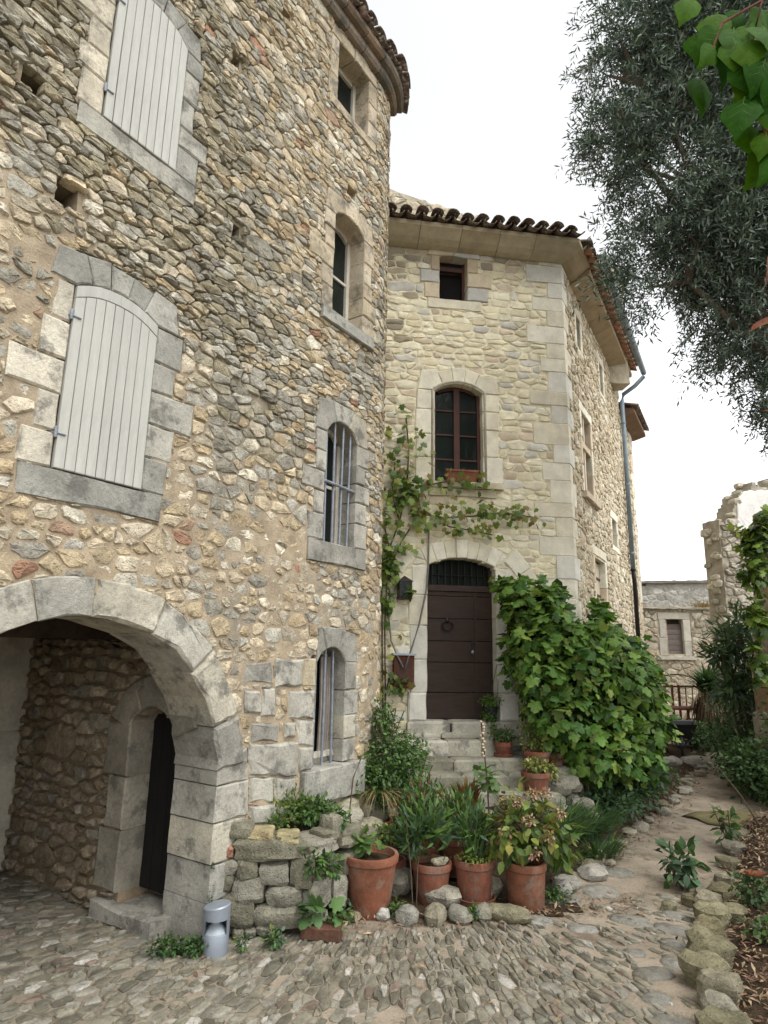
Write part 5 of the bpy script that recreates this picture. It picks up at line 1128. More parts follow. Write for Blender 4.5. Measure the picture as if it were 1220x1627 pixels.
# ---- pots in the front row
p1 = pot(-.06, 5.70, gz(-.06, 5.7) - .02, .235, .46, 'large orange terracotta pot with a small mallow, beside the low wall')
bush('leaves', p1, [(-.12, 5.68, .52, .12, .10, .07)], 26, T_GRAPE, (.06, .11), [(.12, .19, .05), (.08, .15, .04)], upn=1.4, shell=.2)
stems('stems', p1, [[(-.1, 5.7, .4), (-.16, 5.66, .5)], [(-.08, 5.7, .4), (-.06, 5.62, .53)], [(-.2, 5.68, .4), (-.24, 5.7, .75), (-.22, 5.75, 1.0), (-.16, 5.78, 1.15)]], .006)
p2 = pot(.47, 5.98, gz(.47, 5.98) - .02, .175, .33, 'terracotta pot with narrow blue-green leaves, second in the front row', 'old_terracotta')
bush('leaves', p2, [(.42, 5.96, .55, .24, .2, .22), (.30, 5.95, .5, .16, .14, .14)], 620, T_LANCE, (.07, .15), BLUEG + GREEN, shell=.1, droop=-.7, upn=.5)
rock(p2, (.53, 5.86, .33), (.15, .08, .06), .3, (.30, .27, .2), name='stone')
stems('stems', p2, [[(.30, 5.76, 0), (.28, 5.78, .3), (.24, 5.84, .66)], [(.33, 5.78, 0), (.34, 5.8, .3), (.37, 5.84, .5)]], .005, 'stem')
p3 = pot(.84, 5.98, gz(.84, 5.98) + .0, .175, .335, 'weathered terracotta pot on a saucer with thin grassy stems', 'old_terracotta', saucer=True, base=.8)
tuft('blades', p3, (.84, 5.98, .33), 60, .09, (.25, .5), GREEN + BLUEG, spread=.5, tmpl=T_blade(4, .5, .018))
bush('leaves', p3, [(.84, 6.0, .56, .2, .17, .17)], 300, T_LANCE, (.06, .12), GREEN + BLUEG, shell=.1, droop=-.6, upn=.5)
bush('rim_leaves', p3, [(.84, 5.94, .35, .17, .15, .035)], 320, T_OVATE, (.018, .038), YGREEN, upn=1.5, shell=.3)
stems('dry_roots', p3, [[(.84 + .16 * cos(t), 5.98 + .17 * sin(t), .34), (.84 + .19 * cos(t), 5.98 + .2 * sin(t), .30), (.84 + .185 * cos(t), 5.98 + .195 * sin(t), R5.uniform(.05, .22))] for t in (-2.2, -1.9, -1.75, -1.5, -1.42, -1.0, -.8)], .002, 'stem')
p4 = pot(1.27, 5.92, gz(1.27, 5.92) - .02, .18, .36, 'terracotta pot of fading hydrangea with dry pink flower heads, rightmost in front', 'old_terracotta', base=.88)
HB = [(1.27, 5.92, .60, .34, .30, .22), (1.10, 5.88, .52, .22, .2, .2), (1.50, 5.95, .52, .24, .22, .2), (1.28, 6.0, .78, .24, .2, .14), (1.62, 6.0, .42, .12, .14, .16)]
bush('leaves', p4, HB, 520, T_OVATE, (.06, .125), [(.13, .19, .035), (.18, .22, .04), (.075, .135, .028), (.09, .14, .03), (.22, .20, .05), (.05, .09, .022)], droop=.75, shell=.3, upn=.7)
stems('stems', p4, [[(1.27, 5.92, .3), (1.27 + R5.uniform(-.15, .15), 5.92 + R5.uniform(-.1, .1), .55), (1.27 + R5.uniform(-.3, .3), 5.9 + R5.uniform(-.15, .15), R5.uniform(.6, .88))] for _ in range(12)], .006)
for (x, y, z) in [(1.19, 5.78, .83), (1.33, 5.85, .88), (1.55, 5.8, .74), (1.27, 5.72, .70), (1.08, 5.76, .60), (1.43, 5.7, .58), (1.30, 5.70, .45), (1.47, 5.95, .86), (1.12, 5.9, .80)]:
    bush('flower_head', p4, [(x, y, z, .055, .055, .04)], 60, T_OVATE, (.02, .034), [(.36, .21, .14), (.42, .27, .19), (.28, .15, .10), (.45, .34, .22)], shell=.5, kind=None)
# ---- second row
p5 = pot(-.02, 6.65, gz(0, 6.65) + .02, .17, .30, 'brown pot with a tall feathery jasmine and hanging dry straw', 'old_terracotta')
JB = [(.10, 6.72, 1.10, .28, .24, .24), (-.03, 6.62, .86, .24, .2, .2), (.22, 6.7, .86, .26, .2, .22), (.04, 6.8, 1.36, .18, .16, .22), (.34, 6.8, 1.05, .2, .16, .16), (-.2, 6.62, 1.0, .12, .12, .1), (.12, 6.6, .68, .24, .16, .14)]
bush('leaves', p5, JB, 4600, T_OVATE, (.026, .052), GREEN + GREEN + DGREEN + [(.09, .16, .05), (.11, .19, .06)], droop=.35, shell=.15, upn=.6)
stems('stems', p5, [[(0, 6.65, .5), (.02 + R5.uniform(-.1, .15), 6.68, .8), (.05 + R5.uniform(-.25, .3), 6.7 + R5.uniform(-.1, .1), R5.uniform(1.0, 1.5))] for _ in range(14)], .006)
tuft('straw', p5, (-.02, 6.6, .72), 120, .14, (.2, .42), STRAW + [(.10, .12, .04)], spread=2.6, tmpl=T_blade(4, 2.0, .012))
p6 = thing('potted_plant', (.36, 7.0, gz(.36, 7)), 'black plastic tub with a thin shrub behind the front pots', 'potted plant'); zz = gz(.36, 7.0)
b = MB(); b.lathe([(.13, 0), (.17, .22), (.19, .225), (.19, .26), (.165, .26), (.15, .2)], .36, 7.0, zz + .02, n=24); b.build('pot', 'black_plastic', p6, 'angle')
b = MB(); b.lathe([(.15, .2), (.01, .23)], .36, 7.0, zz + .02, n=16); b.build('soil', 'soil', p6, True)
bush('leaves', p6, [(.34, 7.0, zz + .55, .2, .18, .22), (.5, 7.0, zz + .42, .1, .1, .12)], 420, T_OVATE, (.025, .05), GREEN + YGREEN[:1], shell=.2)
stems('stems', p6, [[(.36, 7, zz + .2), (.36 + R5.uniform(-.15, .2), 7 + R5.uniform(-.1, .1), zz + R5.uniform(.5, .8))] for _ in range(8)], .005)
p7 = pot(.72, 6.42, gz(.72, 6.42) + .0, .16, .33, 'terracotta pot with rust-tipped spiky leaves behind the front row')
bush('leaves', p7, [(.72, 6.40, gz(.72, 6.42) + .52, .24, .18, .2), (.58, 6.3, gz(.72, 6.42) + .42, .15, .12, .14)], 600, T_LANCE, (.06, .13), GREEN + GREEN + BLUEG + RUSSET[:1], shell=.1, droop=-.7, upn=.4)
p8 = pot(.44, 6.40, gz(.44, 6.4) + .0, .16, .36, 'terracotta pot with leafy russet stems, hidden behind the second pot')
bush('leaves', p8, [(.44, 6.38, .68, .2, .16, .2), (.30, 6.3, .58, .16, .14, .16)], 650, T_LANCE, (.05, .09), GREEN + DGREEN + RUSSET, shell=.2, upn=.4, droop=-.5)
p9 = pot(.90, 6.95, gz(.9, 6.95) + .0, .14, .24, 'small pot with red-tipped upright shoots at the foot of the steps', 'old_terracotta')
tuft('leaves', p9, (.90, 6.95, gz(.9, 6.95) + .24), 150, .10, (.14, .34), [(.22, .10, .04), (.28, .12, .05), (.09, .13, .03), (.16, .09, .03)], spread=.45, tmpl=T_blade(3, .3, .06))
p10 = pot(.13, 6.25, gz(.13, 6.25) + .0, .13, .22, 'dark small pot with yellow-green leaves next to the orange pot', 'old_terracotta')
bush('leaves', p10, [(.08, 6.2, .44, .15, .12, .09)], 200, T_OVATE, (.03, .055), YGREEN + GREEN, shell=.2, upn=1.2)
# hollyhock
hk = thing('hollyhock', (1.10, 6.9, gz(1.1, 6.9)), 'single tall hollyhock stem with seed pods in front of the steps', 'plant'); hz = gz(1.1, 6.9)
stems('stem', hk, [[(1.12, 6.85, hz), (1.11, 6.85, hz + .5), (1.08, 6.84, hz + .8), (1.05, 6.83, hz + 1.12)]], .008)
bush('leaves', hk, [(1.09, 6.83, hz + .55, .12, .1, .16)], 26, T_GRAPE, (.07, .12), [(.11, .18, .06), (.09, .15, .045)], upn=1.2, shell=.5)
b = MB()
for k in range(13): b.lathe([(.003, -.014), (.015, -.006), (.016, .006), (.003, .015)], 1.065 + R5.uniform(-.018, .018) - .015 * k / 13, 6.835 + R5.uniform(-.02, .005), hz + .78 + k * .028, n=8)
b.build('seed_pods', 'pale_wood', hk, True, kind='stuff')
# ---- pots on the steps
def onstep(u, n): return WF(u, 0, n)[:2]
x, y = onstep(1.90, .83); s1 = pot(x, y, .60, .165, .26, 'orange terracotta pot with yellow-green sprigs high on the steps', 'terracotta')
bush('leaves', s1, [(x, y, 1.0, .24, .18, .16), (x - .1, y, 1.16, .12, .1, .14), (x + .18, y, 1.12, .12, .1, .12)], 900, T_OVATE, (.022, .045), YGREEN + GREEN[:2] + [(.28, .26, .04)], shell=.15, upn=.6, droop=-.2)
stems('stems', s1, [[(x, y, .84), (x + R5.uniform(-.2, .25), y + R5.uniform(-.1, .1), R5.uniform(1.1, 1.3))] for _ in range(9)], .004)
x, y = onstep(1.73, 1.2); s2 = pot(x, y, .45, .17, .23, 'wide dark red bowl with pale variegated leaves on the lower step', 'old_terracotta')
bush('leaves', s2, [(x, y, .75, .18, .15, .07), (x + .18, y, .68, .1, .1, .1)], 420, T_OVATE, (.035, .065), [(.32, .33, .10), (.25, .28, .07), (.12, .17, .04), (.38, .37, .16)], shell=.2, upn=1.3)
x, y = onstep(1.57, .5); s3 = pot(x, y, .735, .12, .19, 'small terracotta pot with dark red leaves beside the door sill', 'old_terracotta', saucer=True)
bush('leaves', s3, [(x, y, 1.0, .2, .15, .09)], 420, T_OVATE, (.025, .05), GREEN + DGREEN + [(.15, .04, .035)], shell=.2, upn=1.0)
x, y = onstep(2.2, .7); s4 = pot(x, y, .62, .12, .2, 'small brown pot tucked behind the yellow-green pot', 'old_terracotta')
bush('leaves', s4, [(x, y, .9, .16, .13, .1)], 160, T_GRAPE, (.05, .09), GREEN + DGREEN, shell=.3)
x, y = onstep(1.55, .06); s5 = thing('potted_plant', (x, y, 1.13), 'black pot spilling bright green leaves on the door sill', 'potted plant')
b = MB(); b.lathe([(.07, 0), (.10, .17), (.108, .17), (.108, .19), (.095, .19), (.085, .15)], x, y, 1.13, n=20); b.build('pot', 'black_plastic', s5, 'angle')
b = MB(); b.lathe([(.085, .15), (.01, .165)], x, y, 1.13, n=12); b.build('soil', 'soil', s5, True)
bush('leaves', s5, [(x, y, 1.40, .17, .13, .10), (x - .04, y - .06, 1.22, .13, .08, .1), (x, y - .1, 1.06, .05, .04, .1)], 900, T_OVATE, (.016, .034), [(.11, .22, .03), (.08, .17, .025), (.14, .24, .04)], shell=.2, upn=.8)
stems('stems', s5, [[(x, y, 1.3), (x + .03, y, 1.6), (x + .10, y + .02, 1.9)], [(x, y, 1.3), (x + .1, y, 1.5), (x + .11, y, 1.7)]], .004)
wz = WF(1.12, 4.70, .03); bush('leaves', wb, [(*wz, .10, .05, .07)], 70, T_OVATE, (.025, .05), GREEN + BLUEG, shell=.2, kind='stuff')
# ---- weeds on and about the low wall
w1 = thing('weed_clump', (-.85, 5.55, .65), 'leafy yellow-green weeds growing on top of the low wall', 'weeds')
bush('leaves', w1, [(-.95, 5.6, .78, .22, .14, .12), (-.72, 5.62, .80, .2, .14, .13), (-.82, 5.5, .70, .2, .1, .08)], 900, T_OVATE, (.02, .045), GREEN + YGREEN + [(.10, .15, .04)], shell=.15, droop=-.4)
stems('stems', w1, [[(-.85 + R5.uniform(-.2, .25), 5.6, .6), (-.85 + R5.uniform(-.3, .3), 5.58 + R5.uniform(-.05, .1), R5.uniform(.8, 1.0))] for _ in range(14)], .003)
w2 = thing('weed_clump', (-.5, 5.6, .6), 'dense dark green clump at the corner of the low wall', 'weeds')
bush('leaves', w2, [(-.55, 5.65, .76, .2, .16, .11), (-.36, 5.58, .72, .13, .12, .09)], 1000, T_OVATE, (.028, .055), DGREEN + GREEN, shell=.25, upn=1.0)
w3 = thing('weed_clump', (-.45, 5.28, .45), 'succulent green tuft hanging from the low wall stones', 'weeds')
bush('leaves', w3, [(-.47, 5.20, .50, .12, .08, .10), (-.36, 5.3, .45, .1, .08, .08)], 230, T_OVATE, (.03, .06), DGREEN + GREEN, shell=.3)
w4 = thing('weed_clump', (-.42, 5.25, .05), 'mallow seedling with round leaves behind the red clay block', 'weeds')
bush('leaves', w4, [(-.42, 5.20, .16, .17, .06, .09)], 24, T_GRAPE, (.07, .12), [(.08, .15, .05), (.10, .18, .06)], upn=1.3)
stems('stems', w4, [[(-.42, 5.32, 0), (-.42 + R5.uniform(-.15, .15), 5.29, .15)] for _ in range(8)], .003)
w5 = thing('weed_clump', (-1.35, 5.0, 0), 'dark green weed tuft at the arch pillar beside the bollard', 'weeds')
q0 = WL.p(-.24, 0, .06); q1 = WL.p(-.36, 0, -.08)
bush('leaves', w5, [(q0[0], q0[1], .05, .13, .09, .05), (q1[0], q1[1], .05, .14, .09, .06)], 900, T_OVATE, (.018, .036), DGREEN + GREEN[:1], shell=.2)
q2 = WL.p(-.13, .5, .04)
w6 = thing('weed_clump', (q2[0], q2[1], .3), 'thin weed rooted in a crack of the arch pillar', 'weeds')
bush('leaves', w6, [(q2[0], q2[1], .30, .018, .018, .10), (q2[0], q2[1], .52, .014, .014, .03)], 60, T_OVATE, (.012, .026), DGREEN, shell=.2)
for (lab, x, y, n, r) in [('low sprig growing at the edge of the round stones', .75, 5.55, 120, .07), ('low green sprig beside the orange pot', .16, 5.62, 160, .09), ('low weeds under the hydrangea pot', 1.55, 6.0, 240, .13), ('fine weeds sprouting before the low wall', -.72, 5.03, 160, .09), ('tiny weed between bollard and low wall', -.94, 4.97, 60, .05), ('green weeds between clay block and orange pot', -.25, 5.5, 160, .1)]:
    w = thing('weed_clump', (x, y, gz(x, y)), lab, 'weeds'); bush('leaves', w, [(x, y, gz(x, y) + .05, r, r * .7, .06)], n, T_OVATE, (.02, .045), GREEN + BLUEG + YGREEN[:1], shell=.1, upn=.9)
for (lab, x, y, z, n) in [('trailing green weed by the boulder under the window', -.30, 6.45, .78, 260), ('small fern-like weed under the boulder', -.5, 6.55, .72, 200)]:
    w = thing('weed_clump', (x, y, z - .05), lab, 'weeds'); bush('leaves', w, [(x, y, z, .14, .12, .09)], n, T_OVATE, (.025, .05), GREEN + DGREEN, shell=.2)
# ---- strappy green bed to the right of the steps
gb_ = thing('bed_plant', (2.2, 7.2, gz(2.2, 7.2)), 'lush strap-leaved greenery at the foot of the steps', 'plants')
for (x, y, n, L) in [(1.95, 7.3, 260, .42), (2.25, 7.6, 260, .44), (2.5, 7.95, 220, .4), (1.75, 6.95, 220, .36), (2.3, 7.2, 200, .32), (2.05, 7.85, 200, .5), (1.62, 6.55, 160, .3)]: tuft('blades', gb_, (x, y, gz(x, y)), n, .24, (L * .5, L), DGREEN + BLUEG + GREEN, spread=.9, tmpl=T_blade(4, .9, .03))
gc = thing('ground_cover', (3.4, 9.3, gz(3.4, 9.3)), 'blue-green leafy ground cover under the grape vine by the path', 'plants')
bush('leaves', gc, [(2.9, 8.4, .26, .4, .4, .16), (3.35, 9.1, .28, .45, .5, .18), (3.9, 9.9, .34, .5, .5, .2), (4.2, 10.7, .30, .4, .45, .14), (4.4, 11.3, .28, .3, .35, .12)], 3600, T_OVATE, (.04, .085), BLUEG + DGREEN, shell=.3, upn=1.1)
# ================================================================== GRAPE VINE
def vp_(x, y, z, r, rz=None): return (x, y, z, r, r, rz or r)
GV = [vp_(1.98, 8.62, 2.72, .40, .34), vp_(2.15, 8.5, 2.35, .42, .4), vp_(2.05, 8.5, 1.85, .34, .4), vp_(2.6, 8.6, 2.12, .40, .34), vp_(2.55, 8.5, 1.85, .42, .42), vp_(2.95, 8.75, 2.0, .42, .42), vp_(3.15, 9.2, 2.28, .30, .32), vp_(3.3, 9.0, 1.7, .46, .42), vp_(3.55, 9.5, 2.0, .42, .36), vp_(3.78, 9.65, 1.55, .40, .38), vp_(3.8, 9.9, 1.25, .28, .28), vp_(3.62, 9.4, .95, .32, .36), vp_(3.6, 9.2, 1.15, .40, .4), vp_(3.0, 8.7, 1.35, .36, .36)]
gvn = thing('grape_vine', (2.9, 9.3, .1), 'sprawling grape vine with large bright leaves at the house corner', 'vine')
GVC = [(.095, .195, .035), (.125, .235, .042), (.065, .145, .028), (.155, .27, .052), (.045, .10, .022), (.20, .28, .058)]
GV += [(1.72, 8.72, 2.95, .2, .14, .12), (2.3, 8.45, 2.78, .16, .16, .2), (3.18, 9.25, 2.62, .10, .12, .16), (3.5, 9.4, 2.25, .12, .14, .16), (2.0, 8.45, 1.5, .16, .16, .3), (3.95, 9.85, 1.85, .2, .2, .12)]
GV += [vp_(2.35, 8.45, 1.35, .36, .4), vp_(2.8, 8.6, .9, .4, .45), vp_(3.3, 9.0, .75, .45, .4), vp_(1.9, 8.6, 2.2, .28, .4)]
bush('inner_foliage', gvn, [(b[0] + .12, b[1] + .25, b[2] - .05, b[3] * .9, b[4] * .9, b[5] * .9) for b in GV], 1500, T_GRAPE, (.15, .24), [(.03, .065, .018), (.04, .08, .02)], droop=.7, shell=.2, upn=.6)  # backing leaves coloured darker, painting in the shade inside and under the vine
bush('foliage', gvn, GV, 4600, T_GRAPE, (.065, .15), GVC + [(.17, .27, .055), (.21, .28, .06)], droop=.7, shell=.6, upn=.85, v=.45, out=.8)
me_leaf = []
for k in range(5):
    tv, tf = T_GRAPE; jit = tv + G5.normal(size=tv.shape) * .025
    me = bpy.data.meshes.new('leaf'); me.from_pydata(jit.tolist(), [], tf.tolist()); me.materials.append(MATS['vineleaf']); me_leaf.append(me)
def leaf_objects(parent, P, ax, nr, size, meshes, name='leaf'):
    X, Y, Z = frames(ax, nr); base = np.array(wloc(parent))
    for i in range(len(P)):
        o = bpy.data.objects.new(name, meshes[i % len(meshes)]); COL.objects.link(o); o.parent = parent; s = float(size[i])
        m = Matrix(((X[i][0] * s, Y[i][0] * s, Z[i][0] * s, P[i][0] - base[0]), (X[i][1] * s, Y[i][1] * s, Z[i][1] * s, P[i][1] - base[1]), (X[i][2] * s, Y[i][2] * s, Z[i][2] * s, P[i][2] - base[2]), (0, 0, 0, 1)))
        o.matrix_basis = m
n = 2600; P, d = in_blobs(GV, n, 1.0)
fr = (d[:, 1] < .15) & (d[:, 2] > -.5); B = np.array(GV); dist = np.min([np.linalg.norm((P - b[:3]) / b[3:], axis=1) for b in B], axis=0); ok = fr & (dist > .93); P, d = P[ok][:290], d[ok][:290]; n = len(P)
ax = d * .6 + rdir(n) * .8; ax[:, 2] -= .75; nr = d * .9 + rdir(n) * .4; nr[:, 2] += .6
leaf_objects(gvn, P, ax, nr, G5.uniform(.10, .175, n), me_leaf)
stems('stems', gvn, [[(2.75, 8.9, .1), (2.7, 8.8, .8), (2.5, 8.75, 1.6), (2.2, 8.75, 2.4)], [(2.8, 8.9, .1), (3.0, 9.0, 1.0), (3.3, 9.3, 1.8), (3.8, 9.8, 1.9)], [(2.8, 8.95, .1), (3.1, 9.2, 1.4), (3.1, 9.3, 2.4)], [(3.0, 9.0, 1.0), (3.8, 9.7, 1.3), (4.7, 10.8, 1.3)], [(2.2, 8.75, 2.4), (1.85, 8.75, 2.9), (1.6, 8.85, 3.05)]], lambda t: .03 * (1 - .7 * t))
bush('tendril_leaves', gvn, [(1.70, 8.80, 3.0, .16, .08, .14), (1.58, 8.86, 3.02, .08, .06, .1), (1.72, 8.7, 1.9, .1, .08, .3), (3.2, 9.35, 2.72, .14, .14, .16)], 90, T_GRAPE, (.09, .14), GVC, droop=.6, shell=.2)
# ================================================================== CLIMBER LEFT OF THE DOOR
cl_ = thing('climbing_vine', WF(.1, 0.2, .1), 'thin climbing vine rising beside the door to the upper window', 'vine')
CL = [[(.02, .3, .1), (.03, 1.2, .06), (.0, 2.2, .07), (-.02, 3.0, .06), (.08, 3.5, .07), (.22, 3.9, .08), (.32, 4.4, .07), (.35, 5.0, .06), (.30, 5.5, .06)], [(.06, .3, .1), (.06, 1.5, .06), (.03, 2.4, .08), (.05, 3.1, .08), (.25, 3.6, .08), (.5, 4.0, .08), (.62, 4.05, .08)],
      [(.55, 4.02, .08), (.9, 3.98, .09), (1.3, 4.02, .1), (1.75, 4.1, .1), (2.2, 4.05, .12)], [(.62, 4.05, .08), (.95, 3.85, .1), (1.35, 3.8, .1), (1.6, 3.75, .12)], [(.35, 4.0, .08), (.6, 4.45, .1), (1.0, 4.55, .12), (1.5, 4.45, .12)], [(.08, 3.5, .07), (-.05, 4.0, .08), (-.12, 4.5, .08)], [(.22, 3.9, .08), (.1, 4.3, .08), (.14, 4.8, .08)], [(.02, 1.2, .06), (.1, 1.7, .1), (.16, 1.55, .14)]]
stems('stems', cl_, [[WF(*p) for p in l] for l in CL], .011)
Pn = []
for li, l in enumerate(CL):
    dens = [110, 45, 90, 26, 60, 36, 34, 18][li]
    for _ in range(dens):
        t = R5.random() ** (.7 if li > 1 else .45) * (len(l) - 1); i = min(int(t), len(l) - 2); f_ = t - i; p = [l[i][k] * (1 - f_) + l[i + 1][k] * f_ for k in range(3)]
        sp = .13 if li not in (3,) else .08
        if li == 0 and p[1] > 3.2: sp = .17
        Pn.append(WF(p[0] + R5.gauss(0, sp), p[1] + R5.gauss(0, sp * .8), p[2] + abs(R5.gauss(0, .07)) + .02))
Pn = np.array(Pn); n = len(Pn); fd = np.array([WF.n[0], WF.n[1], 0])
ax = rdir(n) * .8; ax[:, 2] -= .8; nr = rdir(n) * .6 + fd; nr[:, 2] += .5
leaves('leaves', T_GRAPE, Pn, ax, nr, G5.uniform(.06, .115, n), pal(n, [(.13, .20, .04), (.17, .24, .05), (.10, .16, .035), (.22, .24, .05), (.20, .16, .05), (.075, .13, .03)]), 'leaf', cl_)
bush('low_leaves', cl_, [(*WF(.05, 3.3, .15), .22, .16, .4), (*WF(.08, 2.75, .12), .12, .1, .3), (*WF(.30, 4.35, .12), .2, .1, .3), (*WF(.2, 1.62, .16), .16, .06, .1), (*WF(.35, 2.85, .22), .09, .05, .12)], 190, T_GRAPE, (.06, .11), [(.08, .15, .03), (.11, .19, .035), (.16, .22, .045)], droop=.6, shell=.1)
# ================================================================== RIGHT BED
lt_n = 19000
X = G5.uniform(1.6, 6.5, lt_n); Y = G5.uniform(3.6, 8.8, lt_n); ok = (X > 1.96 + .6 * (Y - 4.18) - .15 * G5.random(lt_n)); X, Y = X[ok], Y[ok]
n2_ = 900; t = G5.random(n2_); Y2 = 6.7 + 6 * t; X2 = np.array([path_x(y) for y in Y2]) + G5.normal(0, .16, n2_); X3 = G5.uniform(-.6, 2.2, 500); Y3 = 5.5 + .18 * np.maximum(0, X3) + G5.normal(0, .12, 500)
X4 = G5.uniform(-1.5, 3.2, 320); Y4 = G5.uniform(3.6, 7.2, 320)
X = np.concatenate([X, X2, X3, X4]); Y = np.concatenate([Y, Y2, Y3, Y4]); Zl = np.array([gz(a, b) for a, b in zip(X, Y)]) + G5.uniform(.0, .03, len(X)); n = len(X)
nr = rdir(n) * .5; nr[:, 2] += 1; ax = rdir(n); ax[:, 2] *= .3
lt = leaves('fallen_leaves', T_LANCE, np.stack([X, Y, Zl], 1), ax, nr, G5.uniform(.03, .085, n), pal(n, [(.17, .105, .06), (.22, .15, .09), (.12, .07, .045), (.28, .21, .13), (.09, .05, .035), (.20, .15, .075)], .3), 'litter'); tag(lt, 'dry brown leaf litter strewn over the beds', 'leaf litter', kind='stuff')
def shrub(lab, x, y, n, r, h, cols, tmpl=T_OVATE, size=(.04, .08), name='shrub', cat='shrub', sh=.2, **k):
    z = gz(x, y); s = thing(name, (x, y, z), lab, cat); bush('leaves', s, [(x, y, z + h * .55, r, r, h * .5)], n, tmpl, size, cols, shell=sh, **k)
    stems('stems', s, [[(x + R5.uniform(-.3, .3) * r, y + R5.uniform(-.3, .3) * r, z - .02), (x + R5.uniform(-.8, .8) * r, y + R5.uniform(-.8, .8) * r, z + h * R5.uniform(.4, .9))] for _ in range(8)], .005); return s
shrub('leafy peony seedling on the kerb stones of the bed', 2.80, 6.35, 110, .22, .36, DGREEN + BLUEG, T_OVATE, (.08, .15), upn=1.2)
shrub('dark green low plant with one red leaf in the litter', 3.1, 5.7, 300, .2, .2, DGREEN, size=(.03, .06))
shrub('small sprig in the leaf litter near the bottom stones', 2.75, 4.95, 120, .14, .16, DGREEN + GREEN, size=(.03, .06))
shrub('sprouting herb at the right edge of the litter bed', 3.1, 5.1, 160, .16, .24, DGREEN + GREEN, size=(.04, .07))
shrub('upright leafy weed by the bend of the path', 3.9, 7.6, 60, .13, .45, DGREEN + GREEN, size=(.07, .13))
shrub('low blue-green plant beyond the mossy slab', 5.1, 8.3, 260, .24, .24, BLUEG + DGREEN)
rl_ = mesh_obj('red_leaf', np.array([(0, 0, 0)] + [(x * .14, y * .14, .03) for x, y in _gp]) + np.array([3.05, 5.66, .32]), [(0, 1 + i, 1 + (i + 1) % len(_gp)) for i in range(len(_gp))], 'redleaf'); tag(rl_, 'single red vine leaf lying on the dark green plant', 'leaf')
for (lab, x, y, z1) in [('bare dark twig standing by the mossy slab', 4.5, 8.0, .75)]:
    b = MB(); b.tube([(x, y, gz(x, y)), (x - .15, y + .1, z1 * .6), (x - .34, y + .22, z1)], [.012, .009, .005], 6); tag(b.build('twig', 'stem', None, True), lab, 'twig')
for k, (lab, x, y, n, r, h) in enumerate([('dark glossy shrub where the path narrows', 5.85, 10.6, 1100, .45, .75), ('dark green shrub under the oleander', 6.25, 11.6, 1300, .6, .9), ('low dark shrub beside the pier foot', 5.75, 9.9, 900, .42, .6), ('leafy weeds beyond the wheelbarrow', 6.5, 13.6, 900, .5, .5), ('green undergrowth beneath the yucca', 7.2, 13.9, 900, .55, .55), ('shadowy bush in front of the pier', 6.2, 9.9, 1300, .5, 1.5), ('rounded dark shrub crowding the right side of the path', 5.55, 9.9, 1200, .45, .8), ('low leafy shrub between mossy slab and pier', 5.6, 9.2, 900, .4, .5), ('tall dark laurel leaning over the far path', 6.9, 12.6, 1500, .6, 1.7)]):
    shrub(lab, x, y, n, r, h, DGREEN + ([GREEN[0]] if k in (3, 4) else []), size=(.05, .10))
# oleander
ol = thing('oleander', (6.55, 11.6, gz(6.5, 11.6)), 'tall oleander with long narrow leaves at the right of the path', 'shrub'); oz = gz(6.5, 11.6)
OB = [(6.2, 11.4, 2.3, .42, .4, .4), (6.5, 11.5, 2.6, .4, .4, .35), (6.45, 11.4, 1.8, .42, .4, .4), (6.1, 11.3, 1.5, .36, .36, .3), (6.6, 11.5, 1.2, .4, .4, .4), (5.95, 11.3, 2.05, .25, .25, .25)]
bush('leaves', ol, OB, 1500, T_LANCE, (.14, .26), DGREEN + BLUEG + [(.06, .10, .05)], droop=.25, shell=.1, upn=.5)
stems('stems', ol, [[(6.55 + R5.uniform(-.15, .15), 11.6, oz), (6.45 + R5.uniform(-.3, .3), 11.5, oz + 1.2), (6.35 + R5.uniform(-.5, .4), 11.4 + R5.uniform(-.3, .2), oz + R5.uniform(1.8, 2.7))] for _ in range(14)], .018)
# yucca
yu = thing('yucca', (7.05, 14.0, gz(7, 14)), 'spiky yucca with a shaggy dry skirt at the end of the path', 'plant'); yz = gz(7.05, 14)
b = MB(); b.tube([(7.05, 14, yz), (7.03, 14, yz + .6), (7.0, 13.98, yz + 1.25)], [.12, .10, .09], 10); b.build('trunk', 'bark', yu, True)
for (c, nn, sp, cols, L, be) in [((7.0, 13.98, yz + 1.25), 240, 1.6, DGREEN + BLUEG, (.4, .7), .6)]: tuft('leaves', yu, c, nn, .07, L, cols, spread=sp, tmpl=T_blade(3, be, .04), zj=.15)
P, d = in_blobs([(7.02, 13.98, yz + .85, .3, .3, .45)], 420, .5); ax = d * .3; ax[:, 2] -= 1; leaves('dry_skirt', T_blade(3, .3, .03), P, ax, rdir(420) + d, G5.uniform(.3, .5, 420), pal(420, [(.12, .085, .05), (.16, .12, .07), (.07, .05, .035)]), 'litter', yu)
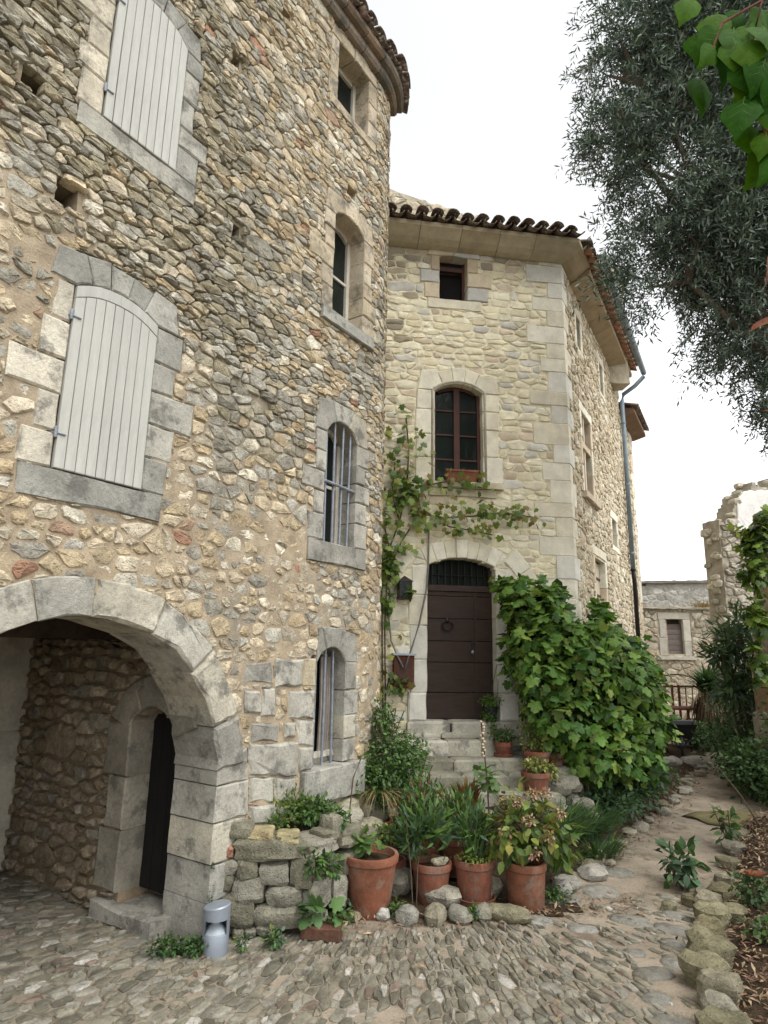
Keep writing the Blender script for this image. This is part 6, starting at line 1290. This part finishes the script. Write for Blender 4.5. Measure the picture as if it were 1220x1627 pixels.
# vine on the pier
pv = thing('climbing_vine', (6.25, 9.95, 2.0), 'bright green vine hanging down the stone pier at the right', 'vine')
bush('leaves', pv, [(6.0, 9.9, 4.0, .28, .2, .3), (5.85, 9.9, 3.4, .24, .2, .4), (5.95, 9.88, 3.75, .3, .2, .3), (5.85, 9.88, 2.7, .16, .16, .4), (5.8, 9.88, 2.0, .12, .14, .4), (6.3, 9.85, 4.2, .4, .2, .25)], 620, T_GRAPE, (.08, .14), [(.12, .20, .03), (.16, .24, .035), (.08, .14, .03), (.045, .085, .02)], droop=.7, shell=.2)
stems('stems', pv, [[(6.4, 9.97, 4.5), (6.05, 9.95, 3.9), (5.9, 9.93, 3.0), (5.82, 9.93, 2.0)], [(6.05, 9.95, 3.95), (5.75, 9.9, 4.02), (5.55, 9.9, 4.0)]], .012)
bush('stray_leaves', pv, [(5.65, 9.9, 4.02, .12, .04, .05)], 7, T_GRAPE, (.10, .14), [(.22, .28, .05)], shell=.2)
dg = thing('dry_grass', WK(3.1, 3.58, .0), 'tuft of dry yellow grass on the ledge of the ruined house', 'grass')
tuft('blades', dg, WK(3.0, 3.57, .03), 260, .35, (.12, .28), STRAW, spread=.8); tuft('blades', dg, WK(.9, 3.57, .03), 160, .3, (.1, .24), STRAW, spread=.8)
# ================================================================== OLIVE TREE
ot = thing('olive_tree', (5.9, 6.6, gz(5.9, 6.6)), 'large grey-green olive tree overhanging the lane from the right', 'tree')
tz_ = gz(5.9, 6.6)
b = MB()
b.tube([(5.9, 6.6, tz_ - .1), (5.85, 6.6, .8), (5.7, 6.6, 1.8), (5.6, 6.65, 2.9), (5.3, 6.7, 3.8)], [.42, .34, .30, .28, .24], 14); b.build('trunk', 'bark', ot, True)
OC = [(3.55, 6.3, 8.6, 1.0, 1.0, 1.0), (4.5, 6.5, 9.3, 1.2, 1.1, 1.2), (3.25, 6.2, 7.5, .85, .9, .8), (4.3, 6.3, 7.7, 1.1, 1.0, 1.0), (5.2, 6.4, 8.0, 1.2, 1.1, 1.3), (3.55, 6.4, 6.6, .8, .8, .6), (4.5, 6.5, 6.5, 1.0, 1.0, .8), (5.2, 6.5, 5.8, .9, 1.0, .9), (4.25, 6.6, 5.75, .75, .8, .55), (3.2, 6.2, 9.6, .9, .9, .7), (4.1, 6.3, 10.3, 1.2, 1.1, .8), (4.75, 6.7, 5.05, .65, .7, .45), (3.15, 6.3, 6.35, .42, .45, .3), (2.65, 6.2, 7.9, .5, .5, .5), (5.3, 6.7, 4.7, .5, .6, .4), (2.75, 6.2, 8.9, .5, .5, .45)]
limbs = []
for (x, y, z, rx, ry, rz) in OC:
    m1 = Vector((5.3 * .6 + x * .4, 6.7 * .6 + y * .4, 3.8 * .55 + z * .45 + .3)); limbs.append([(5.3, 6.7, 3.7), tuple(m1), (x + .2, y, z - .2)])
    for _ in range(5): limbs.append([(x + .2, y, z - .2), (x + R5.uniform(-.6, .6) * rx, y + R5.uniform(-.6, .6) * ry, z + R5.uniform(-.5, .7) * rz)])
b = MB()
for l in limbs: b.tube(l, [.075 - .025 * i for i in range(3)] if len(l) == 3 else [.035, .012], 7, caps=False)
b.build('limbs', 'bark', ot, True)
OC += [(5.5, 6.9, 6.9, 1.2, 1.2, 1.3), (5.6, 6.9, 5.4, .9, .9, .9), (4.9, 6.6, 10.4, 1.4, 1.2, 1.0), (3.9, 6.4, 9.4, 1.1, 1.0, .9), (4.0, 6.4, 6.9, .9, .9, .7), (5.6, 6.8, 9.2, 1.3, 1.2, 1.3), (5.45, 6.9, 4.55, .5, .6, .35), (5.0, 6.8, 4.75, .5, .6, .3), (5.35, 6.8, 5.2, .7, .7, .5), (4.75, 6.6, 7.3, 1.0, 1.0, 1.0)]
nsp = 21000; P, d = in_blobs(OC, nsp, .35)
dens_ = np.array([nz(p[0], p[1], p[2], 1.25) for p in P]); okp = dens_ > np.where(P[:, 0] < 3.7, -.16, np.where(P[:, 0] < 4.4, -.35, -.9)); P, d = P[okp], d[okp]; nsp = len(P)
hang = np.array([(2.72, 6.3, 6.15), (2.6, 6.25, 6.35), (2.85, 6.3, 6.05), (2.55, 6.2, 6.5), (2.72, 6.3, 6.55), (2.9, 6.3, 6.3), (2.6, 6.3, 6.05), (2.95, 6.4, 5.9)])
Ph = hang[G5.integers(0, len(hang), 150)] + G5.normal(0, .11, (150, 3)); P = np.vstack([P, Ph]); d = np.vstack([d, np.tile((-.9, -.2, -.35), (150, 1))]); nsp = len(P)
sd = unit(d * .7 + rdir(nsp) * .75 + np.array((0, 0, -.15))); L = G5.uniform(.16, .34, nsp)
k = 13; tt = np.tile(np.linspace(.05, 1, k), nsp); I = np.repeat(np.arange(nsp), k)
curve = np.stack([np.zeros(nsp * k), np.zeros(nsp * k), -.10 * tt ** 2], 1); LP = P[I] + sd[I] * (L[I] * tt)[:, None] + curve * L[I][:, None] * 3
side = unit(np.cross(sd, rdir(nsp)))[I]; rotv = np.cross(sd[I], side); ang = (np.arange(nsp * k) % 2) * pi + (np.arange(nsp * k) // 2 % 2) * (pi / 2)
lat = side * np.cos(ang)[:, None] + rotv * np.sin(ang)[:, None]
ax = sd[I] * .75 + lat * .8 + rdir(nsp * k) * .15; nr = rdir(nsp * k) * .8 + np.array((0, 0, .8))
# leaves show a dark upper side or a silvery lower side
OLC = [(.062, .098, .072), (.085, .128, .095), (.048, .075, .056), (.13, .175, .14), (.22, .27, .23)]
leaves('crown', T_OLIVE, LP, ax, nr, G5.uniform(.060, .108, nsp * k), pal(nsp * k, OLC, .2), 'oliveleaf', ot)
tp = []
b = MB()
for i in range(0, nsp, 9):
    p = Vector(P[i]); q = p + Vector(sd[i]) * float(L[i]) + Vector((0, 0, -.3 * float(L[i]))) * .6; b.tube([p - Vector(sd[i]) * .12, p, q], [.005, .004, .002], 3, caps=False)
b.build('twigs', 'bark', ot, True, kind='stuff')
# ---- leafy spray hanging into the view overhead
nv_ = thing('hanging_vine', (1.6, 2.2, 5.0), 'bright green creeper leaves hanging close overhead at the upper right', 'vine')
me_near = []
_h = [(0, 0), (.05, .17), (.16, .31), (.32, .36), (.48, .31), (.64, .2), (.8, .1), (1.0, 0)]
_hp = _h + [(x, -y) for x, y in _h[-2:0:-1]]
for k in range(4):
    vv = [(x, y * R5.uniform(.9, 1.1), -.30 * y * y * 1.2 - .16 * x * x) for x, y in _hp] + [(.3, 0, .03), (.65, 0, .0)]
    n_ = len(_hp); ff = [(i, i + 1, n_) for i in range(0, 5)] + [(5, n_ + 1, n_), (5, 6, n_ + 1), (6, 7, n_ + 1), (7, 8, n_ + 1), (8, 9, n_ + 1), (9, n_, n_ + 1)] + [(i, (i + 1) % n_, n_) for i in range(9, n_)]
    zs = lambda x, y: -.36 * y * y - .16 * x * x + .012
    n0_ = len(ff)
    for (xa, ya, xb, yb, w_) in [(0, 0, .5, 0, .012), (.5, 0, .97, 0, .008)] + [(a, 0, a + .17, s_ * b_, .006) for (a, b_) in ((.06, .2), (.2, .27), (.36, .25), (.52, .18), (.68, .1)) for s_ in (1, -1)]:
        i_ = len(vv); L_ = math.hypot(xb - xa, yb - ya); ox, oy = -(yb - ya) / L_ * w_, (xb - xa) / L_ * w_
        vv += [(xa + ox, ya + oy, zs(xa, ya) + .03 * (1 - abs(ya) * 3)), (xa - ox, ya - oy, zs(xa, ya) + .03), (xb, yb, zs(xb, yb) + .012)]; ff.append((i_, i_ + 1, i_ + 2))
    me = bpy.data.meshes.new('leaf'); me.from_pydata(vv, [], ff); me.materials.append(MATS['nearleaf']); me.materials.append(MATS['vein'])
    for p_ in me.polygons[n0_:]: p_.material_index = 1
    me.update(); me.polygons.foreach_set('use_smooth', np.ones(len(me.polygons), dtype=bool)); me_near.append(me)
st_ = [[(1.95, 2.25, 5.3), (1.62, 2.22, 4.9), (1.50, 2.2, 4.5), (1.56, 2.2, 4.1), (1.60, 2.2, 3.85)], [(1.62, 2.22, 4.9), (1.42, 2.2, 4.75), (1.34, 2.2, 4.55)], [(1.50, 2.2, 4.5), (1.58, 2.15, 4.3), (1.66, 2.1, 4.1)]]
stems('stems', nv_, st_, .006, 'rust')
NP = [(1.33, 2.2, 4.72), (1.40, 2.22, 4.74), (1.30, 2.2, 4.62), (1.44, 2.18, 4.64), (1.40, 2.2, 4.55), (1.50, 2.18, 4.70), (1.52, 2.2, 4.58), (1.47, 2.15, 4.50), (1.58, 2.2, 4.66), (1.44, 2.2, 4.40), (1.52, 2.15, 4.42), (1.60, 2.2, 4.52), (1.40, 2.2, 4.36), (1.50, 2.18, 4.30), (1.58, 2.15, 4.36), (1.56, 2.2, 4.22), (1.48, 2.2, 4.20), (1.61, 2.15, 4.16), (1.53, 2.2, 4.08), (1.60, 2.2, 4.02), (1.49, 2.2, 4.60), (1.38, 2.2, 4.66), (1.66, 2.2, 4.6), (1.66, 2.15, 4.4), (1.66, 2.2, 4.26), (1.57, 2.25, 4.78), (1.48, 2.25, 4.80), (1.64, 2.25, 4.78), (1.62, 2.2, 3.98), (1.57, 2.2, 4.00), (1.46, 2.25, 4.88), (1.36, 2.25, 4.86), (1.55, 2.25, 4.90), (1.62, 2.15, 4.08)]
NP = np.array(NP); NP = np.vstack([NP, NP + G5.normal(0, .05, NP.shape) + np.array((.02, .06, .02))]) + np.array((.075, 0, 0)); n = len(NP); ax = np.stack([G5.normal(-.15, .35, n), G5.normal(-.1, .2, n), np.full(n, -1.0)], 1); nr = np.stack([G5.normal(0, .35, n), np.full(n, -1.0), G5.normal(.1, .35, n)], 1)
leaf_objects(nv_, NP, ax, nr, G5.uniform(.14, .235, n), me_near)
rd = thing('hanging_vine', (1.52, 2.2, 3.3), 'few red autumn creeper leaves dangling at the right edge', 'vine')
me_r = []
for me in me_near[:2]:
    m2 = me.copy(); m2.materials.clear(); m2.materials.append(MATS['redleaf']); me_r.append(m2)
RP = np.array([(1.50, 2.2, 3.62), (1.50, 2.2, 3.50), (1.475, 2.2, 3.36), (1.47, 2.2, 2.96)]); leaf_objects(rd, RP, np.array([(-.1, 0, -1), (-.1, 0, -1.), (-.9, 0, -.5), (-.8, 0, .3)]), np.array([(.9, -.6, 0.), (.9, -.5, .2), (.3, -.3, .8), (.2, -.3, .8)]), np.array([.13, .12, .11, .07]), me_r)
stems('stems', rd, [[(1.62, 2.2, 3.95), (1.55, 2.2, 3.75), (1.50, 2.2, 3.4), (1.50, 2.2, 2.95)]], .004)
# ---- trees standing behind the viewer, mirrored in the window panes
for (lab, x, y, h) in [('tall leafy tree across the lane, mirrored in the window panes', 8.0, -8.0, 14.0)]:
    t = thing('garden_tree', (x, y, 0), lab, 'tree')
    b = MB(); b.tube([(x, y, -.1), (x + .1, y, h * .25), (x, y + .1, h * .55)], [.25, .2, .1], 8); b.build('trunk', 'bark', t, True)
    bl = [(x + R5.uniform(-2.2, 2.2), y + R5.uniform(-1.5, 1.5), h * R5.uniform(.3, .9), 1.6, 1.5, 1.5) for _ in range(9)]
    bush('crown', t, bl, 2600, T_OVATE, (.3, .5), DGREEN + GREEN, shell=.3)
